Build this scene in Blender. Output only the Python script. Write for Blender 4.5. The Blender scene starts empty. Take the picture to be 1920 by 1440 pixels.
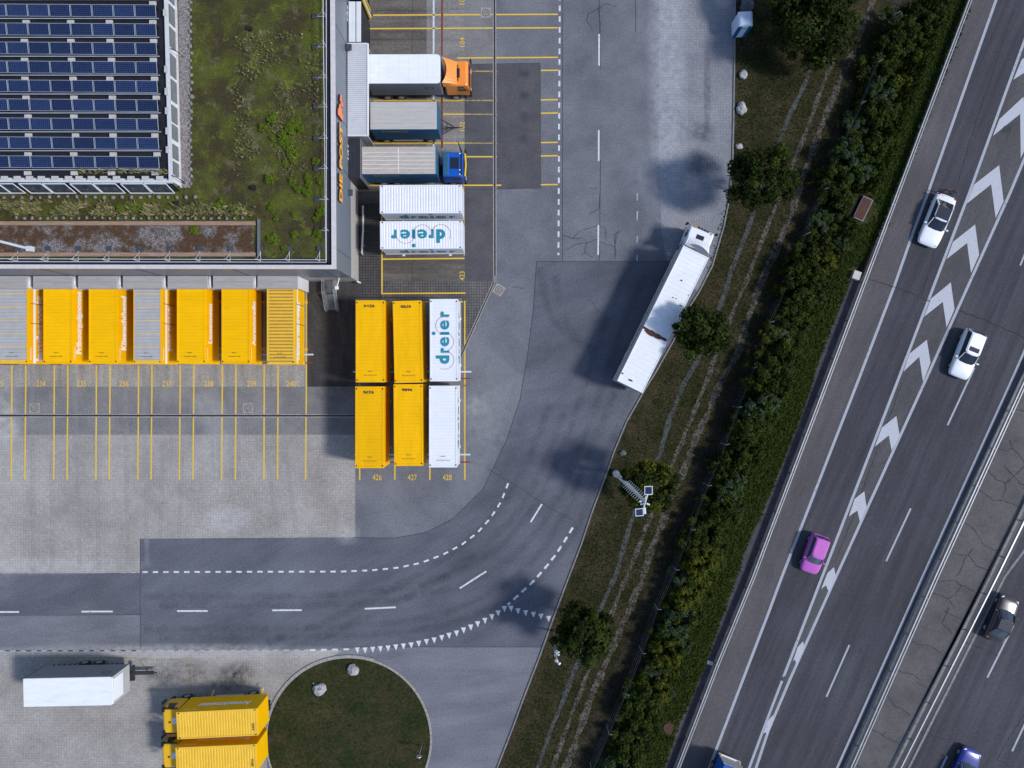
import bpy, bmesh, math, random
from mathutils import Vector, Matrix
R = math.radians
PI = math.pi
random.seed(7)

# ------------------------------------------------------------------ camera, sky, sun
S = bpy.context.scene
COL = S.collection
H = 68.0            # drone height
F = 1331.0          # focal length in photo pixels (1920 wide)
CX, CY = 970.0, 700.0
cam_d = bpy.data.cameras.new('camera')
cam_d.sensor_width = 36.0
cam_d.lens = F / 1920 * 36
cam_d.shift_x = -10 / 1920
cam_d.shift_y = -20 / 1920
cam_d.clip_end = 2000
cam = bpy.data.objects.new('camera', cam_d)
cam.location = (0, 0, H)
COL.objects.link(cam)
S.camera = cam

SUN_EL, SUN_AZ = R(45), R(-10)      # azimuth from +X, slightly south of east
sun_vec = Vector((math.cos(SUN_EL) * math.cos(SUN_AZ), math.cos(SUN_EL) * math.sin(SUN_AZ), math.sin(SUN_EL)))
w = bpy.data.worlds.new("World")
S.world = w
w.use_nodes = True
nt = w.node_tree
bg = nt.nodes['Background']
sky = nt.nodes.new('ShaderNodeTexSky')
sky.sky_type = 'NISHITA'
sky.sun_disc = False
sky.sun_elevation = SUN_EL
sky.sun_rotation = R(100)
sky.altitude = 400
nt.links.new(sky.outputs[0], bg.inputs[0])
bg.inputs[1].default_value = 0.125
sd = bpy.data.lights.new('sun', 'SUN')
sd.energy = 2.4
sd.angle = R(8)
sd.color = (1.0, 0.965, 0.91)
so = bpy.data.objects.new('sun', sd)
so.rotation_euler = (-sun_vec).to_track_quat('-Z', 'Y').to_euler()
so.location = sun_vec * 120
COL.objects.link(so)
S.view_settings.view_transform = 'Standard'
S.view_settings.look = 'None'
S.view_settings.exposure = 0.36
S.view_settings.gamma = 1

# ------------------------------------------------------------------ helpers
def W(px, py, z=0.0):
    k = (H - z) / F
    return ((px - CX) * k, (CY - py) * k)

def WP(pts, z=0.0):
    return [W(x, y, z) for x, y in pts]

def tag(o, label=None, cat=None, group=None, kind=None):
    if label: o['label'] = label
    if cat: o['category'] = cat
    if group: o['group'] = group
    if kind: o['kind'] = kind
    return o

def thing(name, label, cat, loc=(0, 0, 0), rot=0.0, group=None):
    o = bpy.data.objects.new(name, None)
    o.empty_display_size = 0.3
    o.location = loc
    o.rotation_euler = (0, 0, rot)
    COL.objects.link(o)
    return tag(o, label, cat, group)

def copy_tree(o, parent=None):
    c = o.copy()
    COL.objects.link(c)
    if parent: c.parent = parent
    for ch in list(o.children):
        copy_tree(ch, c)
    return c

class MB:
    def __init__(s):
        s.v = []; s.f = []; s.mi = []
        s.cur = 0
        s.M = None
    def add(s, vs, fs):
        b = len(s.v)
        for v in vs:
            v = Vector(v)
            if s.M is not None: v = s.M @ v
            s.v.append(tuple(v))
        for f in fs:
            s.f.append([i + b for i in f]); s.mi.append(s.cur)
        return s
    def box(s, x0, x1, y0, y1, z0, z1):
        if x0 > x1: x0, x1 = x1, x0
        if y0 > y1: y0, y1 = y1, y0
        return s.add([(x0, y0, z0), (x1, y0, z0), (x1, y1, z0), (x0, y1, z0), (x0, y0, z1), (x1, y0, z1), (x1, y1, z1), (x0, y1, z1)],
                     [(3, 2, 1, 0), (4, 5, 6, 7), (0, 1, 5, 4), (1, 2, 6, 5), (2, 3, 7, 6), (3, 0, 4, 7)])
    def obox(s, c, l, rot=0.0, tilt=None):
        Mx = Matrix.Translation(c) @ Matrix.Rotation(rot, 4, 'Z')
        if tilt: Mx = Mx @ Matrix.Rotation(tilt[0], 4, tilt[1])
        a, b, d = l[0] / 2, l[1] / 2, l[2] / 2
        vs = [Mx @ Vector(p) for p in [(-a, -b, -d), (a, -b, -d), (a, b, -d), (-a, b, -d), (-a, -b, d), (a, -b, d), (a, b, d), (-a, b, d)]]
        return s.add(vs, [(3, 2, 1, 0), (4, 5, 6, 7), (0, 1, 5, 4), (1, 2, 6, 5), (2, 3, 7, 6), (3, 0, 4, 7)])
    def prism(s, pts, z0, z1):
        a = sum(pts[i][0] * pts[(i + 1) % len(pts)][1] - pts[(i + 1) % len(pts)][0] * pts[i][1] for i in range(len(pts)))
        if a < 0: pts = pts[::-1]
        n = len(pts)
        vs = [(x, y, z0) for x, y in pts] + [(x, y, z1) for x, y in pts]
        fs = [list(range(n))[::-1], list(range(n, 2 * n))] + [(i, (i + 1) % n, n + (i + 1) % n, n + i) for i in range(n)]
        return s.add(vs, fs)
    def frustum(s, p0, p1, z0, z1):
        n = len(p0)
        vs = [(x, y, z0) for x, y in p0] + [(x, y, z1) for x, y in p1]
        fs = [list(range(n))[::-1], list(range(n, 2 * n))] + [(i, (i + 1) % n, n + (i + 1) % n, n + i) for i in range(n)]
        return s.add(vs, fs)
    def sheet(s, pts, z):
        a = sum(pts[i][0] * pts[(i + 1) % len(pts)][1] - pts[(i + 1) % len(pts)][0] * pts[i][1] for i in range(len(pts)))
        if a < 0: pts = pts[::-1]
        return s.add([(x, y, z) for x, y in pts], [list(range(len(pts)))])
    def quad(s, a, b, c, d):
        return s.add([a, b, c, d], [(0, 1, 2, 3)])
    def ribbon(s, pts, wd, z, wds=None):
        n = len(pts)
        vs = []
        for i in range(n):
            a = Vector(pts[max(i - 1, 0)]); b = Vector(pts[min(i + 1, n - 1)])
            t = (b - a)
            if t.length < 1e-6: t = Vector((1, 0))
            t.normalize()
            nn = Vector((-t.y, t.x))
            h = (wds[i] if wds else wd) / 2
            p = Vector(pts[i])
            vs += [(p.x - nn.x * h, p.y - nn.y * h, z), (p.x + nn.x * h, p.y + nn.y * h, z)]
        return s.add(vs, [(2 * i, 2 * i + 2, 2 * i + 3, 2 * i + 1) for i in range(n - 1)])
    def tube(s, pts, r, n=8, caps=True):
        pts = [Vector(p) for p in pts]
        rs = r if isinstance(r, (list, tuple)) else [r] * len(pts)
        vs = []; m = len(pts)
        for i, p in enumerate(pts):
            t = (pts[min(i + 1, m - 1)] - pts[max(i - 1, 0)]).normalized()
            u = t.cross(Vector((0, 0, 1)))
            if u.length < 1e-3: u = Vector((1, 0, 0))
            u.normalize(); q = t.cross(u)
            for k in range(n):
                a = 2 * PI * k / n
                vs.append(p + (u * math.cos(a) + q * math.sin(a)) * rs[i])
        fs = []
        for i in range(m - 1):
            for k in range(n):
                fs.append((i * n + k, i * n + (k + 1) % n, (i + 1) * n + (k + 1) % n, (i + 1) * n + k))
        if caps:
            fs.append(list(range(n))[::-1]); fs.append(list(range((m - 1) * n, m * n)))
        return s.add(vs, fs)
    def disc(s, c, r, n=24):
        return s.add([(c[0] + r * math.cos(2 * PI * k / n), c[1] + r * math.sin(2 * PI * k / n), c[2]) for k in range(n)], [list(range(n))])
    def ring(s, c, r0, r1, n=32, a0=0, a1=2 * PI):
        vs = []
        for k in range(n + 1):
            a = a0 + (a1 - a0) * k / n
            vs += [(c[0] + r0 * math.cos(a), c[1] + r0 * math.sin(a), c[2]), (c[0] + r1 * math.cos(a), c[1] + r1 * math.sin(a), c[2])]
        return s.add(vs, [(2 * k, 2 * k + 1, 2 * k + 3, 2 * k + 2) for k in range(n)])
    def build(s, name, mats, parent=None, smooth=False, bevel=0, seg=2, subsurf=0, world=False, label=None, cat=None, group=None, kind=None, origin=True):
        me = bpy.data.meshes.new(name)
        vs = s.v
        loc = Vector((0, 0, 0))
        if parent is not None and world:
            T = (Matrix.Translation(parent.location) @ Matrix.Rotation(parent.rotation_euler[2], 4, 'Z')).inverted()
            vs = [tuple(T @ Vector(v)) for v in vs]
        elif parent is None and origin and kind is None:
            xs = [v[0] for v in vs]; ys = [v[1] for v in vs]; zs = [v[2] for v in vs]
            loc = Vector(((min(xs) + max(xs)) / 2, (min(ys) + max(ys)) / 2, min(zs)))
            vs = [(v[0] - loc.x, v[1] - loc.y, v[2] - loc.z) for v in vs]
        me.from_pydata(vs, [], s.f)
        if not isinstance(mats, (list, tuple)): mats = [mats]
        for m in mats: me.materials.append(m)
        me.polygons.foreach_set('material_index', s.mi)
        if smooth: me.polygons.foreach_set('use_smooth', [True] * len(s.f))
        me.update()
        o = bpy.data.objects.new(name, me)
        o.location = loc
        COL.objects.link(o)
        if parent is not None: o.parent = parent
        if bevel:
            b = o.modifiers.new('bevel', 'BEVEL'); b.width = bevel; b.segments = seg; b.limit_method = 'ANGLE'; b.angle_limit = R(35)
        if subsurf:
            b = o.modifiers.new('sub', 'SUBSURF'); b.levels = subsurf; b.render_levels = subsurf
        return tag(o, label, cat, group, kind)

_fc = {}
def glyphs(txt, bold=0.0, ext=0.0, shear=0.0):
    key = (txt, bold, ext, shear)
    if key in _fc: return _fc[key]
    cu = bpy.data.curves.new('t', 'FONT')
    cu.body = txt; cu.offset = bold; cu.extrude = ext; cu.resolution_u = 3; cu.shear = shear
    ob = bpy.data.objects.new('t', cu)
    COL.objects.link(ob)
    dg = bpy.context.evaluated_depsgraph_get()
    dg.update()
    me = ob.evaluated_get(dg).to_mesh()
    vs = [tuple(v.co) for v in me.vertices]
    fs = [tuple(p.vertices) for p in me.polygons]
    ob.evaluated_get(dg).to_mesh_clear()
    bpy.data.objects.remove(ob); bpy.data.curves.remove(cu)
    if not vs: return None
    x0 = min(v[0] for v in vs); x1 = max(v[0] for v in vs); y0 = min(v[1] for v in vs); y1 = max(v[1] for v in vs)
    _fc[key] = (vs, fs, x0, x1, y0, y1)
    return _fc[key]

def text(mb, txt, origin, u, v, width=None, height=None, bold=0.02, ext=0.0, shear=0.0):
    """text laid from origin (lower left), along u, up v; scaled to width x height (metres)"""
    vs, fs, x0, x1, y0, y1 = glyphs(txt, bold, 0.5 if ext else 0.0, shear)
    u = Vector(u).normalized(); v = Vector(v).normalized(); n = u.cross(v)
    if height is None: height = width * (y1 - y0) / (x1 - x0)
    if width is None: width = height * (x1 - x0) / (y1 - y0)
    sx = width / (x1 - x0); sy = height / (y1 - y0)
    o = Vector(origin)
    mb.add([o + u * ((p[0] - x0) * sx) + v * ((p[1] - y0) * sy) + n * (p[2] * ext) for p in vs], fs)

# ------------------------------------------------------------------ materials
def new_mat(name):
    m = bpy.data.materials.new(name)
    m.use_nodes = True
    n = m.node_tree
    return m, n, n.nodes['Principled BSDF']

def N(n, t, **k):
    x = n.nodes.new(t)
    for a, b in k.items(): setattr(x, a, b)
    return x

def mixc(n, fac, a, b, blend='MIX'):
    m = N(n, 'ShaderNodeMix', data_type='RGBA', blend_type=blend)
    for sock, val in ((m.inputs[0], fac), (m.inputs[6], a), (m.inputs[7], b)):
        if hasattr(val, 'is_linked') or hasattr(val, 'links'):
            n.links.new(val, sock)
        elif isinstance(val, (int, float)):
            sock.default_value = val
        else:
            sock.default_value = (*val, 1)
    return m.outputs[2]

def noise(n, vec, scale, detail=4, rough=0.6, dim=None):
    t = N(n, 'ShaderNodeTexNoise')
    t.inputs['Scale'].default_value = scale
    t.inputs['Detail'].default_value = detail
    t.inputs['Roughness'].default_value = rough
    n.links.new(vec, t.inputs['Vector'])
    return t.outputs[0]

def ramp(n, src, a, b, c0=0.0, c1=1.0):
    t = N(n, 'ShaderNodeMapRange')
    t.inputs[1].default_value = a; t.inputs[2].default_value = b
    t.inputs[3].default_value = c0; t.inputs[4].default_value = c1
    n.links.new(src, t.inputs[0])
    return t.outputs[0]

# dirt, dust and oil stains on the yard: px, py, rx, ry, rotation(deg), colour, strength
STAINS = [
    (1252, 120, 34, 300, 0, (.46, .48, .54), .6), (1240, 330, 60, 60, 20, (.33, .36, .42), .35),
    (430, 975, 42, 26, 0, (.50, .51, .54), .6), (405, 835, 26, 70, 0, (.45, .46, .49), .5), (390, 765, 30, 30, 0, (.45, .47, .5), .4),
    (60, 1060, 190, 16, 0, (.5, .51, .53), .55), (8, 880, 38, 200, 0, (.48, .47, .45), .5), (8, 800, 30, 40, 0, (.6, .6, .6), .4),
    (330, 1222, 330, 14, 0, (.48, .48, .49), .6), (330, 1255, 120, 30, 0, (.42, .42, .42), .35),
    (650, 1000, 24, 20, 0, (.5, .5, .5), .4), (910, 800, 50, 130, -18, (.3, .31, .32), .4), (890, 760, 30, 20, 0, (.36, .37, .38), .4),
    (442, 1262, 36, 20, 10, (.02, .02, .022), .98), (428, 1285, 46, 14, 0, (.03, .03, .03), .9), (340, 1262, 75, 26, 0, (.07, .07, .07), .8), (300, 1275, 30, 20, 0, (.08, .08, .08), .7),
    (1315, 248, 24, 20, 0, (.05, .055, .07), .75), (1312, 308, 26, 24, 0, (.05, .055, .07), .8), (1326, 175, 7, 90, 0, (.06, .065, .08), .7),
    (983, 139, 12, 10, 0, (.03, .03, .04), .7), (984, 180, 11, 9, 0, (.03, .03, .04), .7), (981, 219, 10, 10, 0, (.03, .03, .04), .6), (981, 260, 10, 9, 0, (.035, .035, .04), .6),
    (620, 680, 46, 120, 0, (.025, .026, .032), .5), (690, 440, 30, 90, 0, (.03, .03, .033), .6), (640, 1160, 150, 16, 28, (.085, .09, .105), .45),
    (1030, 560, 10, 60, 20, (.08, .085, .1), .4), (1090, 640, 10, 90, -20, (.085, .09, .11), .4), (740, 60, 60, 12, 0, (.05, .05, .05), .4), (700, 100, 26, 60, 0, (.05, .045, .045), .5),
    (790, 145, 110, 30, 0, (.07, .065, .06), .4), (785, 500, 70, 18, 0, (.06, .055, .05), .5), (1085, 500, 80, 5, 0, (.14, .14, .16), .3),
]
_sg = None
def stain_group():
    global _sg
    if _sg: return _sg
    g = bpy.data.node_groups.new('stains', 'ShaderNodeTree')
    g.interface.new_socket('Color', in_out='INPUT', socket_type='NodeSocketColor')
    g.interface.new_socket('Color', in_out='OUTPUT', socket_type='NodeSocketColor')
    gi = g.nodes.new('NodeGroupInput'); go = g.nodes.new('NodeGroupOutput')
    geo = g.nodes.new('ShaderNodeNewGeometry')
    nz = noise(g, geo.outputs['Position'], 1.3, 8, .75)
    br = ramp(g, nz, .30, .66)
    cur = gi.outputs[0]
    for (px, py, rx, ry, rot, c, st) in STAINS:
        x, y = W(px, py); k = H / F
        mp = N(g, 'ShaderNodeMapping', vector_type='TEXTURE')
        mp.inputs['Location'].default_value = (x, y, 0)
        mp.inputs['Rotation'].default_value = (0, 0, R(rot))
        mp.inputs['Scale'].default_value = (rx * k * 1.25, ry * k * 1.25, 1000)
        g.links.new(geo.outputs['Position'], mp.inputs['Vector'])
        gr = N(g, 'ShaderNodeTexGradient', gradient_type='SPHERICAL')
        g.links.new(mp.outputs[0], gr.inputs[0])
        a = ramp(g, gr.outputs[1], 0, .55)
        mu = N(g, 'ShaderNodeMath', operation='MULTIPLY'); g.links.new(a, mu.inputs[0]); g.links.new(br, mu.inputs[1])
        mu2 = N(g, 'ShaderNodeMath', operation='MULTIPLY'); g.links.new(mu.outputs[0], mu2.inputs[0]); mu2.inputs[1].default_value = st
        cur = mixc(g, mu2.outputs[0], cur, c)
    g.links.new(cur, go.inputs[0])
    _sg = g
    return g

def ground_mat(name, c1, c2, scale=.25, fine=.35, fscale=9, rough=.9, grid=None, stains=True, streak=None, spots=None):
    m, n, p = new_mat(name)
    geo = N(n, 'ShaderNodeNewGeometry'); pos = geo.outputs['Position']
    vec = pos
    if streak:
        mp = N(n, 'ShaderNodeMapping', vector_type='TEXTURE'); mp.inputs['Rotation'].default_value = (0, 0, R(streak[0])); mp.inputs['Scale'].default_value = (1 / streak[1], 1 / streak[2], 1)
        n.links.new(pos, mp.inputs[0]); vec = mp.outputs[0]
    col = mixc(n, ramp(n, noise(n, vec, scale, 6, .65), .34, .66), c1, c2)
    if streak:
        big = ramp(n, noise(n, pos, .12, 3, .5), .3, .7, .86, 1.14)
        col = mixc(n, 1.0, col, big, 'MULTIPLY')
    f = ramp(n, noise(n, pos, fscale * .55, 8, .95), .38, .62, 1 - fine * 1.25, 1 + fine * 1.25)
    col = mixc(n, 1.0, col, f, 'MULTIPLY')
    if stains:
        gg = N(n, 'ShaderNodeGroup'); gg.node_tree = stain_group()
        n.links.new(col, gg.inputs[0]); col = gg.outputs[0]
    if grid:
        b = N(n, 'ShaderNodeTexBrick')
        b.offset = 0.5 if grid[4] else 0.0
        b.inputs['Scale'].default_value = 1
        b.inputs['Brick Width'].default_value = grid[0]; b.inputs['Row Height'].default_value = grid[1]
        b.inputs['Mortar Size'].default_value = grid[2]; b.inputs['Mortar Smooth'].default_value = .3
        b.inputs['Color1'].default_value = (1.08, 1.08, 1.08, 1); b.inputs['Color2'].default_value = (.92, .92, .92, 1)
        b.inputs['Mortar'].default_value = (grid[3], grid[3], grid[3], 1)
        n.links.new(pos, b.inputs[0])
        col = mixc(n, 1.0, col, b.outputs[0], 'MULTIPLY')
    if spots:
        s2 = ramp(n, noise(n, pos, spots[0], 3, .5), spots[1], spots[1] + .03)
        col = mixc(n, s2, col, spots[2])
    n.links.new(col, p.inputs['Base Color'])
    p.inputs['Roughness'].default_value = rough
    p.inputs['Specular IOR Level'].default_value = .25 if stains or 'motorway' in name or 'median' in name else .03
    bp = N(n, 'ShaderNodeBump'); bp.inputs['Strength'].default_value = .35; bp.inputs['Distance'].default_value = .02
    n.links.new(f, bp.inputs['Height']); n.links.new(bp.outputs[0], p.inputs['Normal'])
    return m

def mat(name, c, rough=.5, metal=0.0, var=.12, scale=1.2, spec=.5, dirt=None, stretch=None, coat=0, bump=0, rnd=0):
    m, n, p = new_mat(name)
    tc = N(n, 'ShaderNodeNewGeometry')
    vec = tc.outputs['Position']
    if stretch:
        mp = N(n, 'ShaderNodeMapping', vector_type='TEXTURE'); mp.inputs['Rotation'].default_value = (0, 0, R(stretch[0])); mp.inputs['Scale'].default_value = (1 / stretch[1], 1 / stretch[2], 1)
        n.links.new(vec, mp.inputs[0]); vec = mp.outputs[0]
    f = ramp(n, noise(n, vec, scale, 6, .7), .3, .7, 1 - var, 1 + var)
    col = mixc(n, 1.0, c, f, 'MULTIPLY')
    if rnd:
        oi = N(n, 'ShaderNodeObjectInfo'); col = mixc(n, 1.0, col, ramp(n, oi.outputs['Random'], 0, 1, 1 - rnd, 1 + rnd * .4), 'MULTIPLY')
    if dirt:
        d = ramp(n, noise(n, vec, dirt[0], 8, .75), dirt[1], dirt[1] + dirt[2])
        dm = N(n, 'ShaderNodeMath', operation='MULTIPLY'); n.links.new(d, dm.inputs[0]); dm.inputs[1].default_value = dirt[4] if len(dirt) > 4 else 1
        col = mixc(n, dm.outputs[0], col, dirt[3])
    n.links.new(col, p.inputs['Base Color'])
    p.inputs['Roughness'].default_value = rough
    p.inputs['Metallic'].default_value = metal
    p.inputs['Specular IOR Level'].default_value = spec
    if coat: p.inputs['Coat Weight'].default_value = coat
    if bump:
        bp = N(n, 'ShaderNodeBump'); bp.inputs['Strength'].default_value = bump; bp.inputs['Distance'].default_value = .05
        n.links.new(f, bp.inputs['Height']); n.links.new(bp.outputs[0], p.inputs['Normal'])
    return m

def leaf_mat(name, c1, c2, c3=None):
    m, n, p = new_mat(name)
    g = N(n, 'ShaderNodeNewGeometry')
    col = mixc(n, g.outputs['Random Per Island'], c1, c2)
    nz = ramp(n, noise(n, g.outputs['Position'], .9, 3, .6), .35, .65)
    if c3:
        col = mixc(n, nz, col, c3)
    n.links.new(col, p.inputs['Base Color'])
    p.inputs['Roughness'].default_value = .7
    p.inputs['Specular IOR Level'].default_value = .06
    return m

G = {}
G['earth'] = ground_mat('meadow_earth', (.014, .015, .008), (.026, .024, .013), .6, .7, 14, stains=False)
G['verge'] = ground_mat('verge_grass', (.019, .023, .009), (.052, .043, .025), .45, .8, 9, stains=False, spots=(18, .74, (.10, .09, .06)))
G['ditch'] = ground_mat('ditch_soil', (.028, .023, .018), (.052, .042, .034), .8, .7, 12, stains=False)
G['bank'] = ground_mat('bank_grass', (.024, .032, .009), (.066, .062, .024), .9, .7, 10, stains=False)
G['island'] = ground_mat('island_grass', (.020, .030, .010), (.046, .040, .020), .35, .75, 9, stains=False, spots=(16, .76, (.10, .10, .07)))
G['asphalt'] = ground_mat('asphalt_pale', (.115, .121, .147), (.180, .186, .212), .22, .30, 11)
G['asphalt2'] = ground_mat('asphalt_road', (.085, .092, .118), (.135, .142, .172), .2, .28, 11, streak=(25, .5, 1.5))
G['asphalt_low'] = ground_mat('asphalt_lower', (.130, .135, .165), (.19, .195, .225), .22, .28, 11, streak=(5, .4, 2))
G['asphalt3'] = ground_mat('asphalt_strip', (.155, .154, .165), (.225, .222, .228), .35, .3, 11)
G['patch'] = ground_mat('asphalt_patch', (.072, .072, .084), (.10, .10, .112), .5, .28, 11)
G['paver'] = ground_mat('pavers_warm', (.275, .258, .246), (.385, .365, .35), .25, .22, 9, grid=(.26, .26, .03, .84, False))
G['paver_e'] = ground_mat('pavers_east', (.19, .20, .235), (.27, .275, .30), .22, .22, 9, grid=(.26, .26, .03, .84, False))
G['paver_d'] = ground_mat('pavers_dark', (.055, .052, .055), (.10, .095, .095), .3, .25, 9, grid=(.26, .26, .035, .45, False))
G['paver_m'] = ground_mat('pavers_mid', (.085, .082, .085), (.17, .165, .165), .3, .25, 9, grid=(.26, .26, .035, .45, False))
G['slab'] = ground_mat('concrete_slab', (.23, .215, .205), (.35, .335, .32), .5, .30, 8, streak=(90, .35, 3))
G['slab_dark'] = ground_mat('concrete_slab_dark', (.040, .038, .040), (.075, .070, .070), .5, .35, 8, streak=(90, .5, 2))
G['slab_dock'] = ground_mat('concrete_slab_dock', (.085, .075, .070), (.16, .148, .14), .5, .32, 8, streak=(0, .4, 2.4), grid=(30, 2.0, .03, .6, False))
G['slab_dock2'] = ground_mat('concrete_slab_outer', (.17, .165, .165), (.25, .24, .238), .5, .3, 8, streak=(0, .4, 2.4))
G['hw'] = ground_mat('motorway_asphalt', (.042, .043, .054), (.070, .070, .083), .5, .26, 11, stains=False, streak=(66.5, .12, 2.2))
G['shoulder'] = ground_mat('motorway_shoulder', (.076, .073, .080), (.105, .099, .106), .5, .26, 11, stains=False, streak=(68, .2, 1.6))
G['gore'] = ground_mat('motorway_gore', (.068, .067, .075), (.092, .089, .096), .5, .28, 11, stains=False, streak=(66.5, .2, 1.6))
G['median'] = ground_mat('median_asphalt', (.085, .080, .086), (.125, .115, .120), .4, .28, 11, stains=False)
G['gutter'] = ground_mat('gutter_asphalt', (.055, .053, .062), (.085, .082, .092), .8, .4, 11, stains=False)
G['gravel'] = ground_mat('gravel_track', (.040, .033, .025), (.135, .12, .11), 2.0, .8, 9, stains=False)
G['trough'] = ground_mat('concrete_trough', (.045, .05, .048), (.09, .095, .10), 1.2, .4, 12, stains=False)
G['seam'] = mat('tar_seam', (.03, .03, .036), .8, var=.3)
G['crack'] = mat('crack_dark', (.022, .022, .028), .9, var=.3)

def worn(name, c, th=.60, sc=3, amt=.8, under=(.13, .13, .14), var=.08):
    return mat(name, c, .7, var=var, scale=5, dirt=(sc, th, .10, under, amt))
M = {}
M['mark'] = worn('road_paint_white', (.62, .64, .68), .53, 4, .6)
M['mark_faint'] = worn('road_paint_faint', (.42, .43, .45), .46, 5, .9, (.27, .27, .29))
M['mark_hw'] = worn('motorway_paint', (.33, .36, .42), .56, 3, .6, (.10, .10, .12))
M['mark_chev'] = worn('chevron_paint', (.42, .44, .50), .58, 3.5, .5, (.12, .12, .13))
M['mark_y'] = worn('bay_paint_yellow', (.74, .50, .045), .58, 4, .6, (.30, .22, .08))
M['mark_yf'] = worn('bay_paint_yellow_faded', (.40, .30, .10), .48, 4, .9, (.12, .12, .12))
M['mark_ydark'] = worn('bay_paint_yellow_dark', (.60, .40, .035), .55, 4, .7, (.14, .10, .05))  # darker yellow for bay lines under and between the parked bodies
M['mark_r'] = worn('floor_paint_red', (.20, .03, .03), .52, 4, .7, (.09, .07, .07))
M['kerb'] = mat('kerb_stone', (.20, .195, .20), .85, var=.35, scale=3)
M['kerb_l'] = mat('kerb_light', (.30, .28, .27), .85, var=.3, scale=4)
M['yellow'] = mat('yellow_paint', (.93, .50, .0), .6, spec=.15, var=.07, scale=.7, dirt=(1.6, .56, .25, (.50, .29, .02), .5), rnd=.10, stretch=(0, .5, 1.6))
M['yellow2'] = mat('yellow_paint_golden', (.86, .46, .001), .6, spec=.15, var=.08, scale=.9, dirt=(2.2, .56, .25, (.42, .25, .03), .5), rnd=.10, stretch=(90, .5, 1.6))
M['yellow3'] = mat('yellow_paint_faded', (.78, .48, .05), .6, spec=.2, var=.08, scale=1.2, dirt=(4, .58, .2, (.35, .2, .05), .5))
M['groove'] = mat('grimy_rib_groove', (.36, .20, .035), .7, var=.25, scale=3)
M['ocre'] = mat('ochre_shade', (.62, .34, .01), .5)
M['white'] = mat('white_lacquer', (.78, .80, .86), .4, var=.05, scale=.8, dirt=(1.8, .57, .2, (.56, .56, .58), .5))
M['white_tarp'] = mat('white_tarpaulin', (.80, .83, .89), .5, var=.06, scale=1.1, dirt=(1.6, .54, .2, (.56, .58, .62), .6), stretch=(0, .5, 2.2))
M['white_roof'] = mat('white_trailer_roof', (.78, .80, .84), .5, var=.05, scale=.9, dirt=(3.2, .70, .04, (.10, .06, .04), .8))
M['grey_side'] = mat('grey_box_side', (.20, .21, .235), .55, var=.1)  # on truck and trailer boxes this grey has the walls' shade mixed in
M['grey_side_l'] = mat('pale_grey_front', (.42, .42, .43), .55, var=.1)  # on the box trailer, paler grey stands for its sunlit end
M['tarp_grey'] = mat('grey_worn_tarpaulin', (.44, .43, .42), .7, var=.12, scale=2, stretch=(0, .3, 3), dirt=(3, .55, .2, (.58, .57, .56), .6))
M['tarp_brown'] = mat('dusty_brown_tarpaulin', (.42, .385, .355), .75, var=.2, scale=3, stretch=(0, .3, 2.4), dirt=(4, .5, .2, (.60, .57, .54), .6))
M['blue_tarp'] = mat('blue_tarpaulin', (.018, .10, .20), .5, var=.25, scale=2)
M['blue_cab'] = mat('blue_cab_paint', (.004, .09, .48), .3, var=.05, coat=.5)
M['orange'] = mat('orange_cab_paint', (.90, .27, .035), .35, var=.05, coat=.4)
M['cab_yellow'] = mat('yellow_cab_paint', (.78, .44, .004), .35, var=.08, coat=.4)
M['cab_white'] = mat('white_cab_paint', (.80, .82, .88), .3, var=.02, coat=.4)
M['glass'] = mat('vehicle_glass', (.012, .016, .028), .06, var=.3, spec=1.0)
M['glass_b'] = mat('vehicle_glass_blue', (.02, .05, .08), .06, var=.3, spec=1.0)
M['black'] = mat('black_plastic', (.012, .012, .014), .55, var=.3)
M['dark'] = mat('dark_chassis', (.022, .022, .025), .7, var=.4)
M['tyre'] = mat('tyre_rubber', (.018, .018, .019), .85)
M['rim'] = mat('wheel_rim', (.45, .46, .48), .35, .6)
M['steel'] = mat('galvanised_steel', (.42, .44, .47), .4, .4, var=.15, scale=4)
M['steel_l'] = mat('galvanised_rail_pale', (.62, .64, .68), .45, .1, var=.1, scale=4)
M['steel_d'] = mat('galvanised_dull', (.17, .18, .20), .5, .3, var=.2, scale=4)
M['rail_steel'] = mat('guardrail_steel', (.36, .37, .40), .5, .2, var=.2, scale=2)
M['teal'] = mat('teal_lettering', (.015, .24, .33), .5, var=.04)
M['redline'] = mat('thin_red_ring', (.45, .10, .12), .5)
M['letter_w'] = mat('white_lettering', (.90, .90, .90), .5, var=.03)
M['letter_k'] = mat('black_lettering', (.06, .035, .02), .6, var=.2)
M['letter_g'] = mat('golden_lettering', (.36, .26, .10), .6)
M['amber'] = mat('amber_sign_face', (.90, .42, .04), .5, var=.05)
M['sign_side'] = mat('sign_side_dark', (.015, .02, .035), .5)
M['sign_orange'] = mat('sign_emblem_orange', (.90, .22, .08), .5)
M['clad'] = mat('grey_blue_cladding', (.17, .195, .235), .45, var=.06, scale=1.5, metal=.15)
M['clad_lines'] = mat('cladding_joint', (.05, .06, .08), .6)
M['coping'] = mat('parapet_coping', (.58, .55, .56), .6, var=.12, scale=3, dirt=(7, .66, .05, (.08, .06, .05), .9))
M['concrete'] = mat('concrete_wall', (.42, .40, .39), .8, var=.18, scale=2.5)
M['shelter'] = mat('dock_shelter_grey', (.36, .35, .345), .75, var=.15, scale=2, stretch=(0, .4, 3))
M['shelter_w'] = mat('dock_shelter_white', (.66, .69, .74), .5, var=.05)
M['corr'] = mat('corrugated_canopy', (.55, .57, .62), .45, var=.08)
M['canopy_d'] = mat('dark_canopy', (.020, .022, .032), .5, var=.3, scale=3)
M['rust'] = mat('rust', (.075, .032, .022), .9, var=.3, scale=3)
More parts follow.
